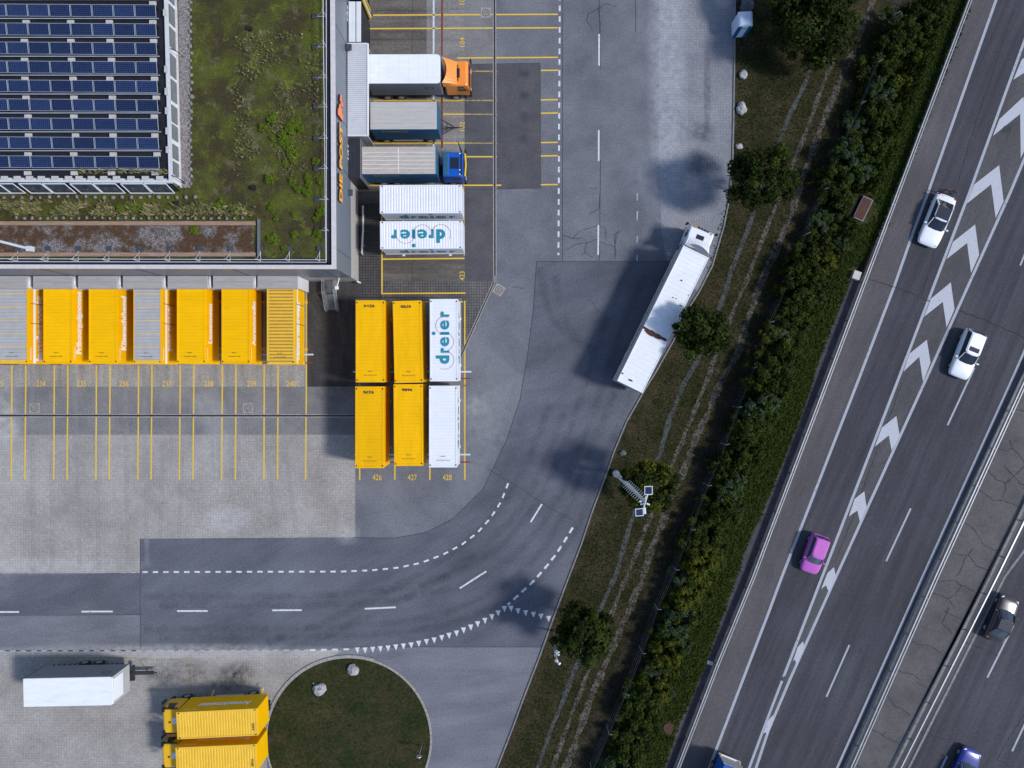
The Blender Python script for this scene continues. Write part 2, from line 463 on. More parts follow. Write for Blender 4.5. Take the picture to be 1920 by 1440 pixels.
M['rock'] = mat('limestone', (.36, .36, .37), .9, var=.45, scale=3.5, bump=.8)
M['rock_d'] = mat('grey_boulder', (.10, .11, .135), .9, var=.5, scale=3, bump=.8)
M['stone'] = mat('cobble', (.20, .19, .20), .9, var=.4, scale=5, bump=.6)
M['slabblock'] = mat('ballast_concrete', (.48, .46, .44), .85, var=.2, scale=4)
M['block_d'] = mat('dark_ballast', (.045, .055, .075), .8, var=.35, scale=4)
M['timber'] = mat('weathered_timber', (.30, .19, .13), .8, var=.25, scale=3, stretch=(0, .4, 4), dirt=(2.5, .55, .1, (.42, .38, .35), .8))
M['bark'] = mat('bark', (.05, .04, .03), .9, var=.3)
M['pvframe'] = mat('panel_frame', (.50, .54, .60), .35, .3)
M['skylight'] = mat('window_glass_dull', (.06, .075, .10), .1, var=.5, scale=1.5, spec=.9)
M['win_e'] = mat('window_blind_grey', (.16, .175, .19), .25, var=.15, spec=.6)
M['roofdark'] = mat('dark_roof_membrane', (.012, .012, .020), .6, var=.4)
M['red'] = mat('red_paint', (.30, .015, .02), .4)
M['purple'] = mat('purple_paint', (.50, .11, .50), .28, var=.05, scale=6, coat=.6)
M['carblack'] = mat('black_metallic_paint', (.018, .017, .022), .2, .2, var=.1, coat=1)
M['carblue'] = mat('blue_metallic_paint', (.008, .022, .22), .2, .2, var=.1, coat=1)
M['bluebox'] = mat('blue_lorry_tarpaulin', (.01, .10, .42), .4, var=.1)
M['lamp_w'] = mat('headlight_lens', (.75, .78, .8), .1, spec=1)
M['lamp_r'] = mat('tail_light_red', (.35, .01, .02), .2)
M['lamp_o'] = mat('marker_orange', (.75, .30, .02), .3)
M['toilet_w'] = mat('toilet_cabin_white', (.62, .70, .86), .5, var=.05)
M['toilet_b'] = mat('toilet_cabin_blue', (.005, .09, .24), .5)
M['plaque'] = mat('pale_plate', (.50, .48, .46), .7)

def pv_mat():
    m, n, p = new_mat('solar_cells')
    g = N(n, 'ShaderNodeTexCoord')
    b = N(n, 'ShaderNodeTexBrick'); b.offset = 0
    b.inputs['Scale'].default_value = 1
    b.inputs['Brick Width'].default_value = .1615; b.inputs['Row Height'].default_value = .158
    b.inputs['Mortar Size'].default_value = .010; b.inputs['Mortar Smooth'].default_value = .3
    b.inputs['Color1'].default_value = (.006, .013, .050, 1); b.inputs['Color2'].default_value = (.008, .020, .070, 1)
    b.inputs['Mortar'].default_value = (.055, .08, .17, 1)
    n.links.new(g.outputs['Object'], b.inputs[0])
    oi = N(n, 'ShaderNodeObjectInfo')
    f = ramp(n, oi.outputs['Random'], 0, 1, .8, 1.3)
    col = mixc(n, 1.0, b.outputs[0], f, 'MULTIPLY')
    n.links.new(col, p.inputs['Base Color'])
    p.inputs['Roughness'].default_value = .22
    return m
M['pv'] = pv_mat()

def roof_moss():
    m, n, p = new_mat('sedum_roof')
    g = N(n, 'ShaderNodeNewGeometry'); pos = g.outputs['Position']
    a = ramp(n, noise(n, pos, .45, 5, .65), .38, .60)
    col = mixc(n, a, (.125, .142, .030), (.078, .064, .034))
    b = ramp(n, noise(n, pos, .8, 6, .7), .56, .68)
    col = mixc(n, b, col, (.185, .215, .034))
    mpp = N(n, 'ShaderNodeMapping'); mpp.inputs['Location'].default_value = (30, 12, 5); n.links.new(pos, mpp.inputs[0])
    c = ramp(n, noise(n, mpp.outputs[0], .7, 6, .75), .56, .70)
    col = mixc(n, c, col, (.21, .20, .12))
    f = ramp(n, noise(n, pos, 7, 8, .85), .3, .7, .35, 1.75)
    col = mixc(n, 1.0, col, f, 'MULTIPLY')
    n.links.new(col, p.inputs['Base Color'])
    p.inputs['Roughness'].default_value = .95
    p.inputs['Specular IOR Level'].default_value = .1
    bp = N(n, 'ShaderNodeBump'); bp.inputs['Strength'].default_value = .9; bp.inputs['Distance'].default_value = .12
    n.links.new(f, bp.inputs['Height']); n.links.new(bp.outputs[0], p.inputs['Normal'])
    return m
M['sedum'] = roof_moss()
M['gravelbed'] = ground_mat('roof_gravel_bed', (.11, .10, .10), (.33, .31, .31), 8, .6, 14, stains=False)
def bed_mat():
    m, n, p = new_mat('reddish_gravel_bed')
    g = N(n, 'ShaderNodeNewGeometry'); pos = g.outputs['Position']
    st = ramp(n, noise(n, pos, 9, 4, .8), .42, .6)
    col = mixc(n, st, (.05, .042, .04), (.30, .28, .28))
    a = ramp(n, noise(n, pos, .55, 6, .7), .42, .54)
    red = mixc(n, ramp(n, noise(n, pos, 6, 5, .8), .35, .65), (.03, .020, .010), (.11, .05, .022))
    col = mixc(n, a, col, red)
    n.links.new(col, p.inputs['Base Color']); p.inputs['Roughness'].default_value = .95
    return m
M['redbed'] = bed_mat()
M['leaf_dark'] = leaf_mat('leaf_dark_green', (.008, .014, .003), (.034, .044, .007), (.014, .022, .004))
M['leaf_mid'] = leaf_mat('leaf_mid_green', (.014, .028, .005), (.056, .074, .012), (.028, .044, .008))
M['leaf_yel'] = leaf_mat('leaf_yellow_green', (.030, .038, .005), (.105, .108, .011), (.055, .064, .008))
M['leaf_grey'] = leaf_mat('leaf_grey_green', (.022, .040, .020), (.065, .090, .045), (.035, .055, .028))
M['sedum_clump'] = leaf_mat('sedum_green', (.07, .12, .012), (.17, .23, .025), (.11, .16, .018))
M['straw'] = leaf_mat('dry_grass', (.10, .10, .04), (.38, .31, .17), (.13, .14, .05))

# ------------------------------------------------------------------ ground sheets
def st(name, pts, z, m, px=True):
    mb = MB(); mb.sheet(WP(pts) if px else pts, z)
    return mb.build(name, m, kind='structure')

st('ground', [(-450, -450), (450, -450), (450, 450), (-450, 450)], 0.0, G['earth'], px=False)
KERB = [(1372, -900), (1376, -200), (1378, 0), (1377, 100), (1375, 230), (1373, 310), (1368, 360), (1365, 385), (1357, 425), (1335, 500), (1310, 548), (1295, 572),
        (1262, 640), (1228, 700), (1205, 737), (1175, 790), (1152, 845), (1140, 880), (1110, 960), (1090, 1020), (1067, 1080), (1037, 1160), (1012, 1230), (985, 1300),
        (961, 1365), (932, 1440), (905, 1520), (850, 1680), (700, 2300)]
st('yard', KERB + [(-2200, 2300), (-2200, -900)], .004, G['asphalt'])
st('yard_lower_road', [(263, 1222), (640, 1221), (700, 1213), (1018, 1213), (985, 1300), (961, 1365), (932, 1440), (905, 1520), (850, 1680), (700, 2300), (600, 2300), (500, 1900), (263, 1300)], .006, G['asphalt_low'])
st('lower_paving', [(-2200, 1221), (640, 1219), (600, 1250), (520, 1330), (500, 1400), (520, 2300), (-2200, 2300)], .010, G['paver'])
st('yard_paving', [(-2200, 815), (666, 815), (666, 1007), (263, 1010), (263, 1074), (-2200, 1074)], .010, G['paver'])
st('asphalt_band', [(-2200, 725), (666, 725), (666, 815), (-2200, 815)], .010, G['asphalt3'])
st('west_road', [(-2200, 1074), (263, 1074), (263, 1152), (-2200, 1155)], .010, G['asphalt2'])
st('west_road_shoulder', [(-2200, 1155), (263, 1152), (263, 1221), (-2200, 1222)], .010, G['asphalt_low'])
st('bay_slab', [(-2200, 510), (576, 510), (576, 690), (576, 725), (-2200, 725)], .012, G['slab'])
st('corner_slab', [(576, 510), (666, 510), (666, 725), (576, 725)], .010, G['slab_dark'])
st('container_slab', [(666, 560), (871, 560), (871, 725), (871, 870), (666, 870)], .010, G['asphalt3'])
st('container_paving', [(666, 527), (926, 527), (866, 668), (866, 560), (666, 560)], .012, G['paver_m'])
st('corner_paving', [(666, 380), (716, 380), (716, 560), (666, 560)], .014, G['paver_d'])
st('dock_slab', [(660, -900), (800, -900), (800, 527), (716, 527), (716, 380), (660, 380)], .010, G['slab_dock'])
st('dock_slab_outer', [(800, -900), (871, -900), (871, 350), (800, 350)], .010, G['slab_dock2'])
st('dock_slab_south', [(800, 350), (871, 350), (871, 527), (800, 527)], .010, G['slab_dock'])
st('channel_strip', [(871, 350), (926, 350), (926, 527), (871, 527)], .010, G['patch'])
st('channel_strip', [(871, -900), (926, -900), (926, 350), (871, 350)], .010, G['asphalt3'])
st('asphalt_patch', [(871, 121), (1013, 118), (1014, 353), (871, 356)], .014, G['patch'])
st('east_paving', [(1236, -900), (1372, -900), (1378, 0), (1377, 100), (1375, 230), (1373, 310), (1368, 360), (1357, 425), (1335, 500), (1310, 548), (1262, 560), (1240, 430), (1236, 300)], .010, G['paver_e'])
st('curved_road', [(263, 1010), (666, 1008), (740, 1009), (800, 998), (850, 972), (905, 918), (948, 830), (975, 750), (990, 660), (1000, 580), (1006, 490), (1262, 490), (1285, 530), (1310, 548), (1295, 572), (1262, 640), (1228, 700), (1205, 737), (1175, 790), (1152, 845), (1140, 880), (1110, 960), (1090, 1020), (1067, 1080), (1037, 1160), (1018, 1213), (700, 1213), (640, 1219), (263, 1221)], .012, G['asphalt2'])
# seams between surfaces
sm = MB()
for pts in ([(263, 1010), (263, 1221)], [(-300, 1155), (263, 1152.5)], [(666, 1008), (740, 1009), (800, 998), (850, 972), (905, 918), (948, 830), (975, 750), (990, 660), (1000, 580), (1006, 490)],
            [(1006, 490), (1262, 490)], [(1122, -60), (1125, 60), (1126, 130)], [(1054.5, -60), (1054.5, 490)], [(1192, -40), (1192, 60)], [(640, 1213), (1018, 1213)], [(916, 880), (960, 906), (995, 928), (1030, 952), (1080, 978)],
            [(871, 121), (1013, 118), (1014, 353), (871, 356)], [(1126, 300), (1124, 488)], [(1154, 480), (1152, 440), (1160, 432)]):
    sm.ribbon(WP(pts), .045, .017)
for y in (20, 60, 84, 128, 165, 205, 245, 290):
    sm.ribbon(WP([(694, y), (800, y)]), .03, .017)
sm.ribbon(WP([(773, -60), (773, 527)]), .035, .017)
sm.build('road_seam', G['seam'], kind='structure')
# tyre marks on the bend and in the yard
def tyre_mat(name, c, fac):
    m, n, p = new_mat(name)
    p.inputs['Base Color'].default_value = (*c, 1); p.inputs['Roughness'].default_value = .9
    g = N(n, 'ShaderNodeNewGeometry'); f = ramp(n, noise(n, g.outputs['Position'], .6, 8, .8), .38, .72, 0, fac)
    n.links.new(f, p.inputs['Alpha'])
    return m
G['tyre'] = tyre_mat('tyre_rubber_traces', (.035, .036, .045), .13)
G['dust'] = tyre_mat('pale_dust_traces', (.40, .40, .42), .5)
tm = MB(); du = MB()
arcs = [[(270, 1120), (560, 1118), (720, 1108), (840, 1080), (930, 1030), (1000, 950), (1050, 850), (1090, 740), (1130, 620), (1180, 500)],
        [(270, 1180), (560, 1178), (760, 1165), (880, 1130), (980, 1070), (1050, 980), (1100, 860), (1150, 740), (1200, 620)],
        [(500, 1205), (620, 1160), (720, 1110), (830, 1050), (930, 960), (990, 860), (1030, 760)], [(1013, 500), (1022, 560), (1045, 610), (1090, 650)]]
def catmull(p, k=8):
    out = []
    for i in range(len(p) - 1):
        a = p[max(i - 1, 0)]; b = p[i]; c = p[i + 1]; d = p[min(i + 2, len(p) - 1)]
        for q in range(k):
            t = q / k
            out.append(tuple(.5 * (2 * b[j] + (c[j] - a[j]) * t + (2 * a[j] - 5 * b[j] + 4 * c[j] - d[j]) * t * t + (3 * b[j] - a[j] - 3 * c[j] + d[j]) * t ** 3) for j in (0, 1)))
    return out + [p[-1]]
for q, ar in enumerate(arcs):
    for dx in (0, 38):
        for w_ in (.9, .5):
            tm.ribbon(WP(catmull([(x + dx * .75, y + dx * .4) for x, y in ar])), w_, .0185 + .0004 * q + .0001 * (w_ < .6))
for ar in ([(60, 700), (62, 1070)], [(140, 700), (150, 1070)], [(395, 690), (400, 900)], [(405, 690), (412, 900)], [(310, 690), (300, 1010)], [(235, 690), (240, 1060)], [(480, 690), (520, 1000)]):
    for dx in (0, 36): du.ribbon(WP([(x + dx, y) for x, y in ar]), .45, .0190)
tm.build('tyre_mark', G['tyre'], kind='structure'); du.build('dust_streak', G['dust'], kind='structure')
# kerbs
kb = MB(); kb.prism([Vector(p) for p in []] or WP([(0, 0), (1, 0), (1, 1)]), -1, -.9); kb = MB()
def kerb_strip(mb, pts, wd, z0, z1):
    n = len(pts); L = []; Rr = []
    for i in range(n):
        a = Vector(pts[max(i - 1, 0)]); b = Vector(pts[min(i + 1, n - 1)]); t = (b - a).normalized(); nn = Vector((-t.y, t.x))
        p = Vector(pts[i]); L.append(p + nn * wd / 2); Rr.append(p - nn * wd / 2)
    vs = []
    for i in range(n): vs += [(L[i].x, L[i].y, z0), (Rr[i].x, Rr[i].y, z0), (L[i].x, L[i].y, z1), (Rr[i].x, Rr[i].y, z1)]
    fs = []
    for i in range(n - 1):
        a = 4 * i; b = a + 4
        fs += [(a + 2, a + 3, b + 3, b + 2), (a, a + 2, b + 2, b), (a + 3, a + 1, b + 1, b + 3)]
    mb.add(vs, fs)
kerb_strip(kb, WP(KERB), .13, 0, .11)
kb.build('kerb', M['kerb'], kind='structure')
# verge between kerb and hedge
HW = [(1920, -292), (1814, 10), (1683, 360), (1547, 722), (1440, 1005), (1412, 1080), (1345, 1244), (1270, 1440), (1200, 1620), (1000, 2130)]
ver = KERB + [(900, 2200), (1040, 1620), (1105, 1440), (1150, 1340), (1180, 1240), (1215, 1140), (1262, 1030), (1290, 950), (1330, 860), (1375, 760), (1400, 690), (1440, 590), (1480, 490), (1530, 370), (1570, 280), (1630, 140), (1670, 40), (1730, -120), (1990, -900)]
mb = MB(); mb.sheet(WP([(x + .0, y) for x, y in ver]), .03); mb.build('verge', G['verge'], kind='structure')
RUT1 = [(1680, -120), (1622, 40), (1590, 115), (1567, 170), (1540, 235), (1527, 275), (1502, 340), (1482, 405), (1447, 485), (1435, 510), (1405, 590), (1385, 660), (1350, 720), (1332, 765), (1305, 820), (1295, 850), (1260, 930), (1242, 980), (1225, 1020), (1205, 1080), (1182, 1140), (1160, 1185), (1140, 1235), (1120, 1280), (1100, 1330), (1085, 1375), (1063, 1435), (1000, 1600)]
RUT2 = [(1595, 30), (1562, 112), (1547, 150), (1525, 207), (1502, 270), (1470, 350), (1455, 385), (1422, 467), (1402, 522), (1370, 597), (1345, 660), (1318, 730), (1297, 782), (1280, 825), (1257, 877), (1235, 935), (1212, 987), (1200, 1020), (1177, 1077), (1162, 1112), (1142, 1162), (1118, 1222), (1095, 1280), (1072, 1340), (1038, 1432), (985, 1580)]
TR = [(1545, 60), (1525, 107), (1510, 155), (1480, 217), (1467, 250), (1430, 350), (1405, 422), (1372, 505), (1360, 547), (1330, 620), (1305, 680), (1282, 720), (1255, 785), (1237, 852), (1205, 925), (1180, 987), (1155, 1077), (1132, 1127), (1100, 1200), (1075, 1262), (1055, 1315), (1035, 1362), (1008, 1440), (960, 1580)]
gv = MB()
def jit(pts, a, seed):
    r = random.Random(seed); out = []
    for i in range(len(pts) - 1):
        for k in range(6):
            t = k / 6
            out.append((pts[i][0] * (1 - t) + pts[i + 1][0] * t + r.uniform(-a, a), pts[i][1] * (1 - t) + pts[i + 1][1] * t + r.uniform(-a, a) * .3))
    return out
j = jit(RUT1, 1.2, 1); gv.ribbon(WP(j), .5, .038, [.60 + .16 * math.sin(i * .7) + .10 * math.sin(i * 1.9) for i in range(len(j))])
j = jit(RUT2, 1.0, 2); gv.ribbon(WP(j), .3, .038, [.38 + .10 * math.sin(i * .8 + 1) for i in range(len(j))])
gv.build('track', G['gravel'], kind='structure')
tb = MB(); j = jit(TR, .5, 3); tb.ribbon(WP(j), .4, .042, [random.uniform(.3, .55) for _ in j]); tb.build('cable_trough', G['trough'], kind='structure')
# ditch soil under the hedge shade, bank towards the motorway
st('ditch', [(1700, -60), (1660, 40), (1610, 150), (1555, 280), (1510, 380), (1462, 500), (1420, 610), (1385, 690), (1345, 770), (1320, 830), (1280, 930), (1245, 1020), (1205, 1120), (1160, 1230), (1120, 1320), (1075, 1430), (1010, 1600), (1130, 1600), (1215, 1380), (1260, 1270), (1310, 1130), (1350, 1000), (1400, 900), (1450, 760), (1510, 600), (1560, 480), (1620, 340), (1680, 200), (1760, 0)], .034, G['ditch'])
EDGE_E = [(1960, -400), (1830, -20), (1790, 90), (1720, 270), (1660, 420), (1600, 512), (1540, 660), (1522, 720), (1502, 780), (1440, 935), (1395, 1035), (1382, 1080), (1345, 1180), (1325, 1240), (1300, 1300), (1272, 1360), (1245, 1440), (1170, 1640)]
st('bank', [(1900, -400), (1775, -20), (1730, 90), (1665, 270), (1610, 400), (1560, 500), (1500, 640), (1480, 720), (1440, 800), (1390, 920), (1340, 1035), (1322, 1080), (1285, 1180), (1265, 1240), (1240, 1300), (1212, 1360), (1185, 1440), (1110, 1640)] + EDGE_E[::-1], .040, G['bank'])

# motorway
far_hw = [(1920 + 900, -292 - 2450), (1000, 2130), (800, 2660)]
hwl = [(2840, -2740)] + HW + [(600, 3190)]
st('motorway_shoulder', [(x + (-6), y) for x, y in hwl] + [(3600, 3190), (6000, -2740)], .046, G['shoulder'])
st('gutter', [(1600, 515), (1540, 660), (1522, 720), (1502, 780), (1440, 935), (1395, 1035), (1382, 1080), (1345, 1180), (1325, 1240), (1300, 1300), (1272, 1360), (1245, 1440), (1170, 1640), (1195, 1640), (1267, 1440), (1342, 1244), (1409, 1080), (1437, 1005), (1544, 722), (1620, 520)], .050, G['gutter'])
def ext(pts, d0=1.6, d1=1.6):
    a, b = pts[0], pts[1]; c, d = pts[-2], pts[-1]
    return [(a[0] + (a[0] - b[0]) * d0 * 3, a[1] + (a[1] - b[1]) * d0 * 3)] + pts + [(d[0] + (d[0] - c[0]) * d1 * 3, d[1] + (d[1] - c[1]) * d1 * 3)]
L_EDGE = ext([(1867, 0), (1740, 360), (1710, 440), (1675, 540), (1606, 720), (1466, 1080), (1440, 1150), (1329, 1440)])
L_GL = ext([(1949, 0), (1920, 77), (1817.5, 360), (1681, 718), (1543, 1076), (1469, 1268), (1440, 1343), (1404, 1440)])
L_GR = ext([(2050, 0), (1920, 298), (1894, 360), (1732, 719), (1567.5, 1080), (1480, 1275), (1440, 1370), (1417, 1440)])
L_NE = ext([(2190, 0), (1920, 661), (1894, 720), (1731, 1080), (1570, 1440)])
st('left_lane', L_EDGE + L_GL[::-1], .052, G['hw'])
st('gore_area', L_GL + L_GR[::-1], .054, G['gore'])
st('middle_lanes', L_GR + L_NE[::-1], .052, G['hw'])
def off(pts, dx): return [(x + dx, y) for x, y in pts]
G2 = ext([(2247, 0), (1920, 720), (1755, 1080), (1596, 1440)])
G3 = ext([(2340, 0), (1920, 935), (1855, 1080), (1672, 1440)])
st('median', G2 + G3[::-1], .052, G['median'])
st('far_lanes', off(G3, 26) + [(2600, 3600), (4600, -2000)], .054, G['hw'])

# cracks
def crack(mb, pts, wd=.05, z=.06, seed=0, px=True):
    r = random.Random(seed); out = []
    for i in range(len(pts) - 1):
        a, b = pts[i], pts[i + 1]; d = math.hypot(b[0] - a[0], b[1] - a[1]); k = max(2, int(d / 5))
        for q in range(k):
            t = q / k
            out.append((a[0] + (b[0] - a[0]) * t + (r.uniform(-1, 1) if q else 0), a[1] + (b[1] - a[1]) * t + (r.uniform(-1, 1) if q else 0)))
    out.append(pts[-1])
    mb.ribbon(WP(out), wd, z, [wd * r.uniform(.5, 1.3) for _ in out])
def zz(x0, y0, pts): return [(x0 + a / 4, y0 + b / 4) for a, b in pts]
ck = MB()
for i, p in enumerate([
    zz(1440, 720, [(1850, 190), (1920, 205)]), zz(1440, 720, [(1715, 480), (1790, 505), (1830, 480), (1810, 420)]), zz(1440, 720, [(1830, 480), (1880, 530), (1920, 590)]),
    zz(1440, 720, [(1645, 645), (1700, 710), (1780, 745), (1840, 690), (1920, 620)]), zz(1440, 720, [(1765, 615), (1840, 690), (1890, 750), (1920, 760)]), zz(1440, 720, [(1780, 745), (1765, 860)]),
    zz(1440, 720, [(1580, 790), (1690, 870), (1765, 875), (1870, 915)]), zz(1440, 720, [(1468, 1040), (1545, 1090), (1620, 1210), (1690, 1245), (1760, 1250)]), zz(1440, 720, [(1385, 1255), (1430, 1280), (1500, 1285), (1570, 1370), (1660, 1395)]),
    zz(1440, 720, [(1500, 1285), (1535, 1230)]), zz(1440, 720, [(1480, 1290), (1440, 1400), (1410, 1440)]),
    zz(1440, 1080, [(1265, 40), (1400, 30), (1450, 70), (1540, 110)]), zz(1440, 1080, [(1225, 125), (1290, 145), (1350, 170), (1400, 240)]), zz(1440, 1080, [(1450, 70), (1400, 140), (1350, 170)]),
    zz(1440, 1080, [(1315, 255), (1360, 285), (1435, 315)]), zz(1440, 1080, [(1355, 235), (1330, 290), (1300, 350), (1380, 430)]), zz(1440, 1080, [(1065, 480), (1130, 510), (1210, 525), (1300, 575)]),
    zz(1440, 1080, [(965, 705), (1020, 725), (1085, 735), (1130, 775)]), zz(1440, 1080, [(1110, 790), (1150, 820), (1185, 830)]), zz(1440, 1080, [(885, 880), (950, 975), (1000, 995), (1070, 1045)]),
    zz(1440, 1080, [(770, 1150), (830, 1170), (890, 1215), (960, 1240), (1000, 1280)]), zz(1440, 1080, [(860, 1190), (880, 1165)]), zz(1440, 1080, [(650, 1410), (700, 1440)]),
    zz(1440, 1080, [(1450, 480), (1520, 520), (1620, 545), (1720, 600)]), zz(1440, 1080, [(1140, 1170), (1220, 1190), (1330, 1225), (1380, 1220)])]):
    crack(ck, p, .07, .062, i)
for i, p in enumerate([zz(960, 360, [(385, 325), (450, 350), (520, 290), (640, 250)]), zz(960, 360, [(450, 350), (530, 345), (560, 380), (640, 355)]), zz(960, 360, [(410, 435), (470, 395), (560, 380), (545, 455), (605, 490)]),
    zz(960, 360, [(545, 455), (515, 475)]), zz(960, 360, [(665, 380), (770, 410), (775, 500)]), zz(960, 360, [(640, 250), (700, 270), (705, 370)]), zz(960, 360, [(770, 410), (780, 330), (810, 290)]),
    zz(960, 360, [(580, 165), (650, 130), (660, 0)]), zz(960, 0, [(655, 0), (650, 90), (665, 240)]), zz(960, 0, [(575, 100), (620, 80), (700, 30), (790, 50)]), zz(960, 0, [(575, 100), (560, 150), (600, 210)]),
    zz(960, 0, [(580, 1410), (620, 1420), (640, 1400)]), zz(960, 360, [(0, 715), (90, 720)]), zz(960, 360, [(575, 805), (620, 850), (655, 900)])]):
    crack(ck, p, .04, .0185, 50 + i)
crack(ck, zz(1440, 360, [(740, 650), (900, 700), (1050, 750), (1215, 825)]), .08, .062, 90)
crack(ck, zz(1440, 360, [(1425, 890), (1600, 950), (1800, 1040), (1920, 1095)]), .1, .062, 91)
crack(ck, zz(1440, 360, [(1250, 440), (1200, 600), (1150, 780)]), .04, .062, 92)
crack(ck, zz(1440, 720, [(1000, 0), (820, 480), (640, 980), (500, 1340)]), .05, .062, 93)
crack(ck, zz(1440, 1080, [(1920, 1035), (1800, 1220), (1715, 1380), (1830, 1430)]), .07, .062, 94)
crack(ck, zz(1440, 0, [(1840, 70), (1700, 500), (1560, 900), (1420, 1380)]), .05, .062, 95)
ck.build('crack', G['crack'], kind='structure')

# ------------------------------------------------------------------ painted markings
def line(mb, a, b, wd, z): mb.ribbon(WP([a, b]), wd, z)
zM = .022
y = MB(); yf = MB(); yd = MB(); wm = MB(); wf = MB(); rd = MB()
top = [(-58, -57), (-32, -31), (22.5, 21.5), (48.5, 47), (102, 101), (127.3, 126), (181, 180), (206.5, 205), (260, 258.5), (285, 283.5), (338, 336.5), (363.5, 362), (417, 415.5), (442.5, 441.5), (495.5, 495), (521.5, 520.5), (574.5, 573)]
for a, b in top:
    y.ribbon(WP([(a, 686), (a, 725), (b, 899)]), .125, zM)
    yd.ribbon(WP([(a + .3, 520), (a, 686)]), .125, zM)
y.ribbon(WP([(574.5, 560), (574.5, 686)]), .125, zM + .002)
for x in (674.5, 740.3, 806, 871.5):
    y.ribbon(WP([(x, 722), (x, 900)]), .125, zM)
    if x < 870: yd.ribbon(WP([(x, 567), (x, 722)]), .11, zM)
y.ribbon(WP([(871.5, 564), (871.5, 724)]), .125, zM)
y.ribbon(WP([(716.3, 476), (716.3, 552)]), .13, zM); y.ribbon(WP([(715, 550.5), (873, 549.5)]), .13, zM + .002); y.ribbon(WP([(716, 486), (871, 484.5)]), .13, zM + .002)
y.ribbon(WP([(715.5, 340), (716, 476)]), .11, zM); y.ribbon(WP([(869.5, 350), (870.5, 480)]), .08, zM)
y.ribbon(WP([(667, 566), (868, 566)]), .12, zM + .002)
for x0, x1, ya, yb, mbx in [(700, 1046, 28.6, 27, y), (682, 1046, 54, 52.3, y), (857, 1046, 109, 107.7, y), (877, 932, 133.5, 134, yf), (700, 871, 188.8, 188.6, yd), (871, 932, 188.6, 188.6, yf),
                           (824, 871, 214.2, 214.2, y), (871, 932, 214.2, 214.5, yf), (700, 815, 269, 268.6, yd), (815, 871, 268.6, 268.4, y), (871, 932, 268.4, 268.6, yf), (872, 932, 294, 294, y), (688, 712, 347.8, 347.8, yd), (868, 940, 347.5, 347.4, y),
                           (1014, 1046, 132.3, 131.8, y), (1014, 1046, 187.5, 187, y), (1014, 1046, 212.5, 212, y), (1014, 1046, 267.5, 267, y), (1014, 1046, 292.5, 292, y), (1014, 1046, 346.5, 346, y),
                           (740, 1046, -26, -27.5, y), (740, 1046, -50, -51.5, y)]:
    mbx.ribbon(WP([(x0, ya), (x1, yb)]), .125, zM)
for p in ([(64, 1233), (64, 1262)], [(64, 1233), (255, 1233)], [(255, 1233), (255, 1237), (360, 1237)], [(360, 1237), (360, 1293)], [(270, 1294), (360, 1294)]):
    yf.ribbon(WP(p), .07, zM)
def gtext(mb, s, x, yc, h, wd, rot=0):
    """stencilled ground numbers centred on pixel x,yc"""
    k = H / F
    cx, cy = W(x, yc)
    hw, hh = wd * k / 2, h * k / 2
    if rot == 0: o = (cx - hw, cy - hh, zM + .004); u = (1, 0, 0); v = (0, 1, 0)
    else: o = (cx + hh, cy - hw, zM + .004); u = (0, 1, 0); v = (-1, 0, 0)
    text(mb, s, o, u, v, width=wd * k, height=h * k, bold=.0)
for i, x in enumerate((-3, 77, 153, 232.5, 312.8, 391.5, 471.7, 546.2)):
    gtext(y, str(233 + i), x, 719.5, 10.5, 17)
for i, x in enumerate((707, 773, 838.5)): gtext(y, str(426 + i), x, 895, 10.5, 17)
for s_, yy in (('105', 0), ('104', 79), ('102', 237), ('423', 517.5)): gtext(y, s_, 866.5, yy, 9.5, 17, 1)
y.build('bay_marking', M['mark_y'], kind='structure')
yf.build('bay_marking_faded', M['mark_yf'], kind='structure')
yd.build('bay_marking_dark', M['mark_ydark'], kind='structure')
# white yard markings
def dashes(mb, pts, dl, per, wd, z, start=0.0):
    P = WP(pts); acc = 0; segs = []
    for i in range(len(P) - 1):
        a = Vector(P[i]); b = Vector(P[i + 1]); segs.append((acc, a, b)); acc += (b - a).length
    def at(s):
        for q in reversed(segs):
            if s >= q[0]:
                L = (q[2] - q[1]).length
                return q[1] + (q[2] - q[1]) * min(1, (s - q[0]) / L)
        return segs[0][1]
    k = H / F; s = start * k
    while s + dl * k * .4 < acc:
        mb.ribbon([tuple(at(s)), tuple(at(min(acc, s + dl * k)))], wd, z)
        s += per * k
dashes(wm, [(1049.5, -70), (1049.5, 10), (1047, 478.5)], 10.5, 20.15, .18, zM)
for a, b in (((1123.3, 64), (1123.3, 123)), ((1122.6, 244), (1122.4, 302)), ((1122, 422), (1121.4, 478)), ((1123.5, -115), (1123.5, -57))): line(wm, a, b, .16, zM)
for a, b in ((362, 376), (396, 413), (443, 456), (478, 489)): line(wf, (1195, a), (1194.5, b), .12, zM)
dashes(wm, [(267, 1072.5), (640, 1071.5), (700, 1069), (748, 1064), (790, 1055), (830, 1040), (866, 1021), (895, 999), (920, 971), (940, 940), (954, 903)], 10, 19.6, .17, zM)
dashes(wf, [(226, 1073.5), (263, 1073)], 10, 19.6, .12, zM)
line(wf, (-40, 1074), (200, 1073.7), .07, zM)
for a, b in (((-20, 1147.5), (36, 1147.2)), ((153, 1146.6), (211.5, 1146.3)), ((332, 1145.6), (389.5, 1145.4)), ((510.5, 1144.2), (566, 1143.8)), ((684, 1141.3), (742, 1138.5)), ((862, 1103), (912, 1071)), ((995, 979), (1016, 945))): line(wm, a, b, .16, zM)
dashes(wm, [(1074, 989), (1060, 1012), (1042, 1040), (1022, 1065), (1000, 1090), (975, 1113), (952, 1134)], 12, 20.5, .21, zM)
dashes(wf, [(-60, 1220.7), (4, 1220.6), (255, 1220.3), (400, 1219.8), (580, 1219)], 11, 19.7, .17, zM)
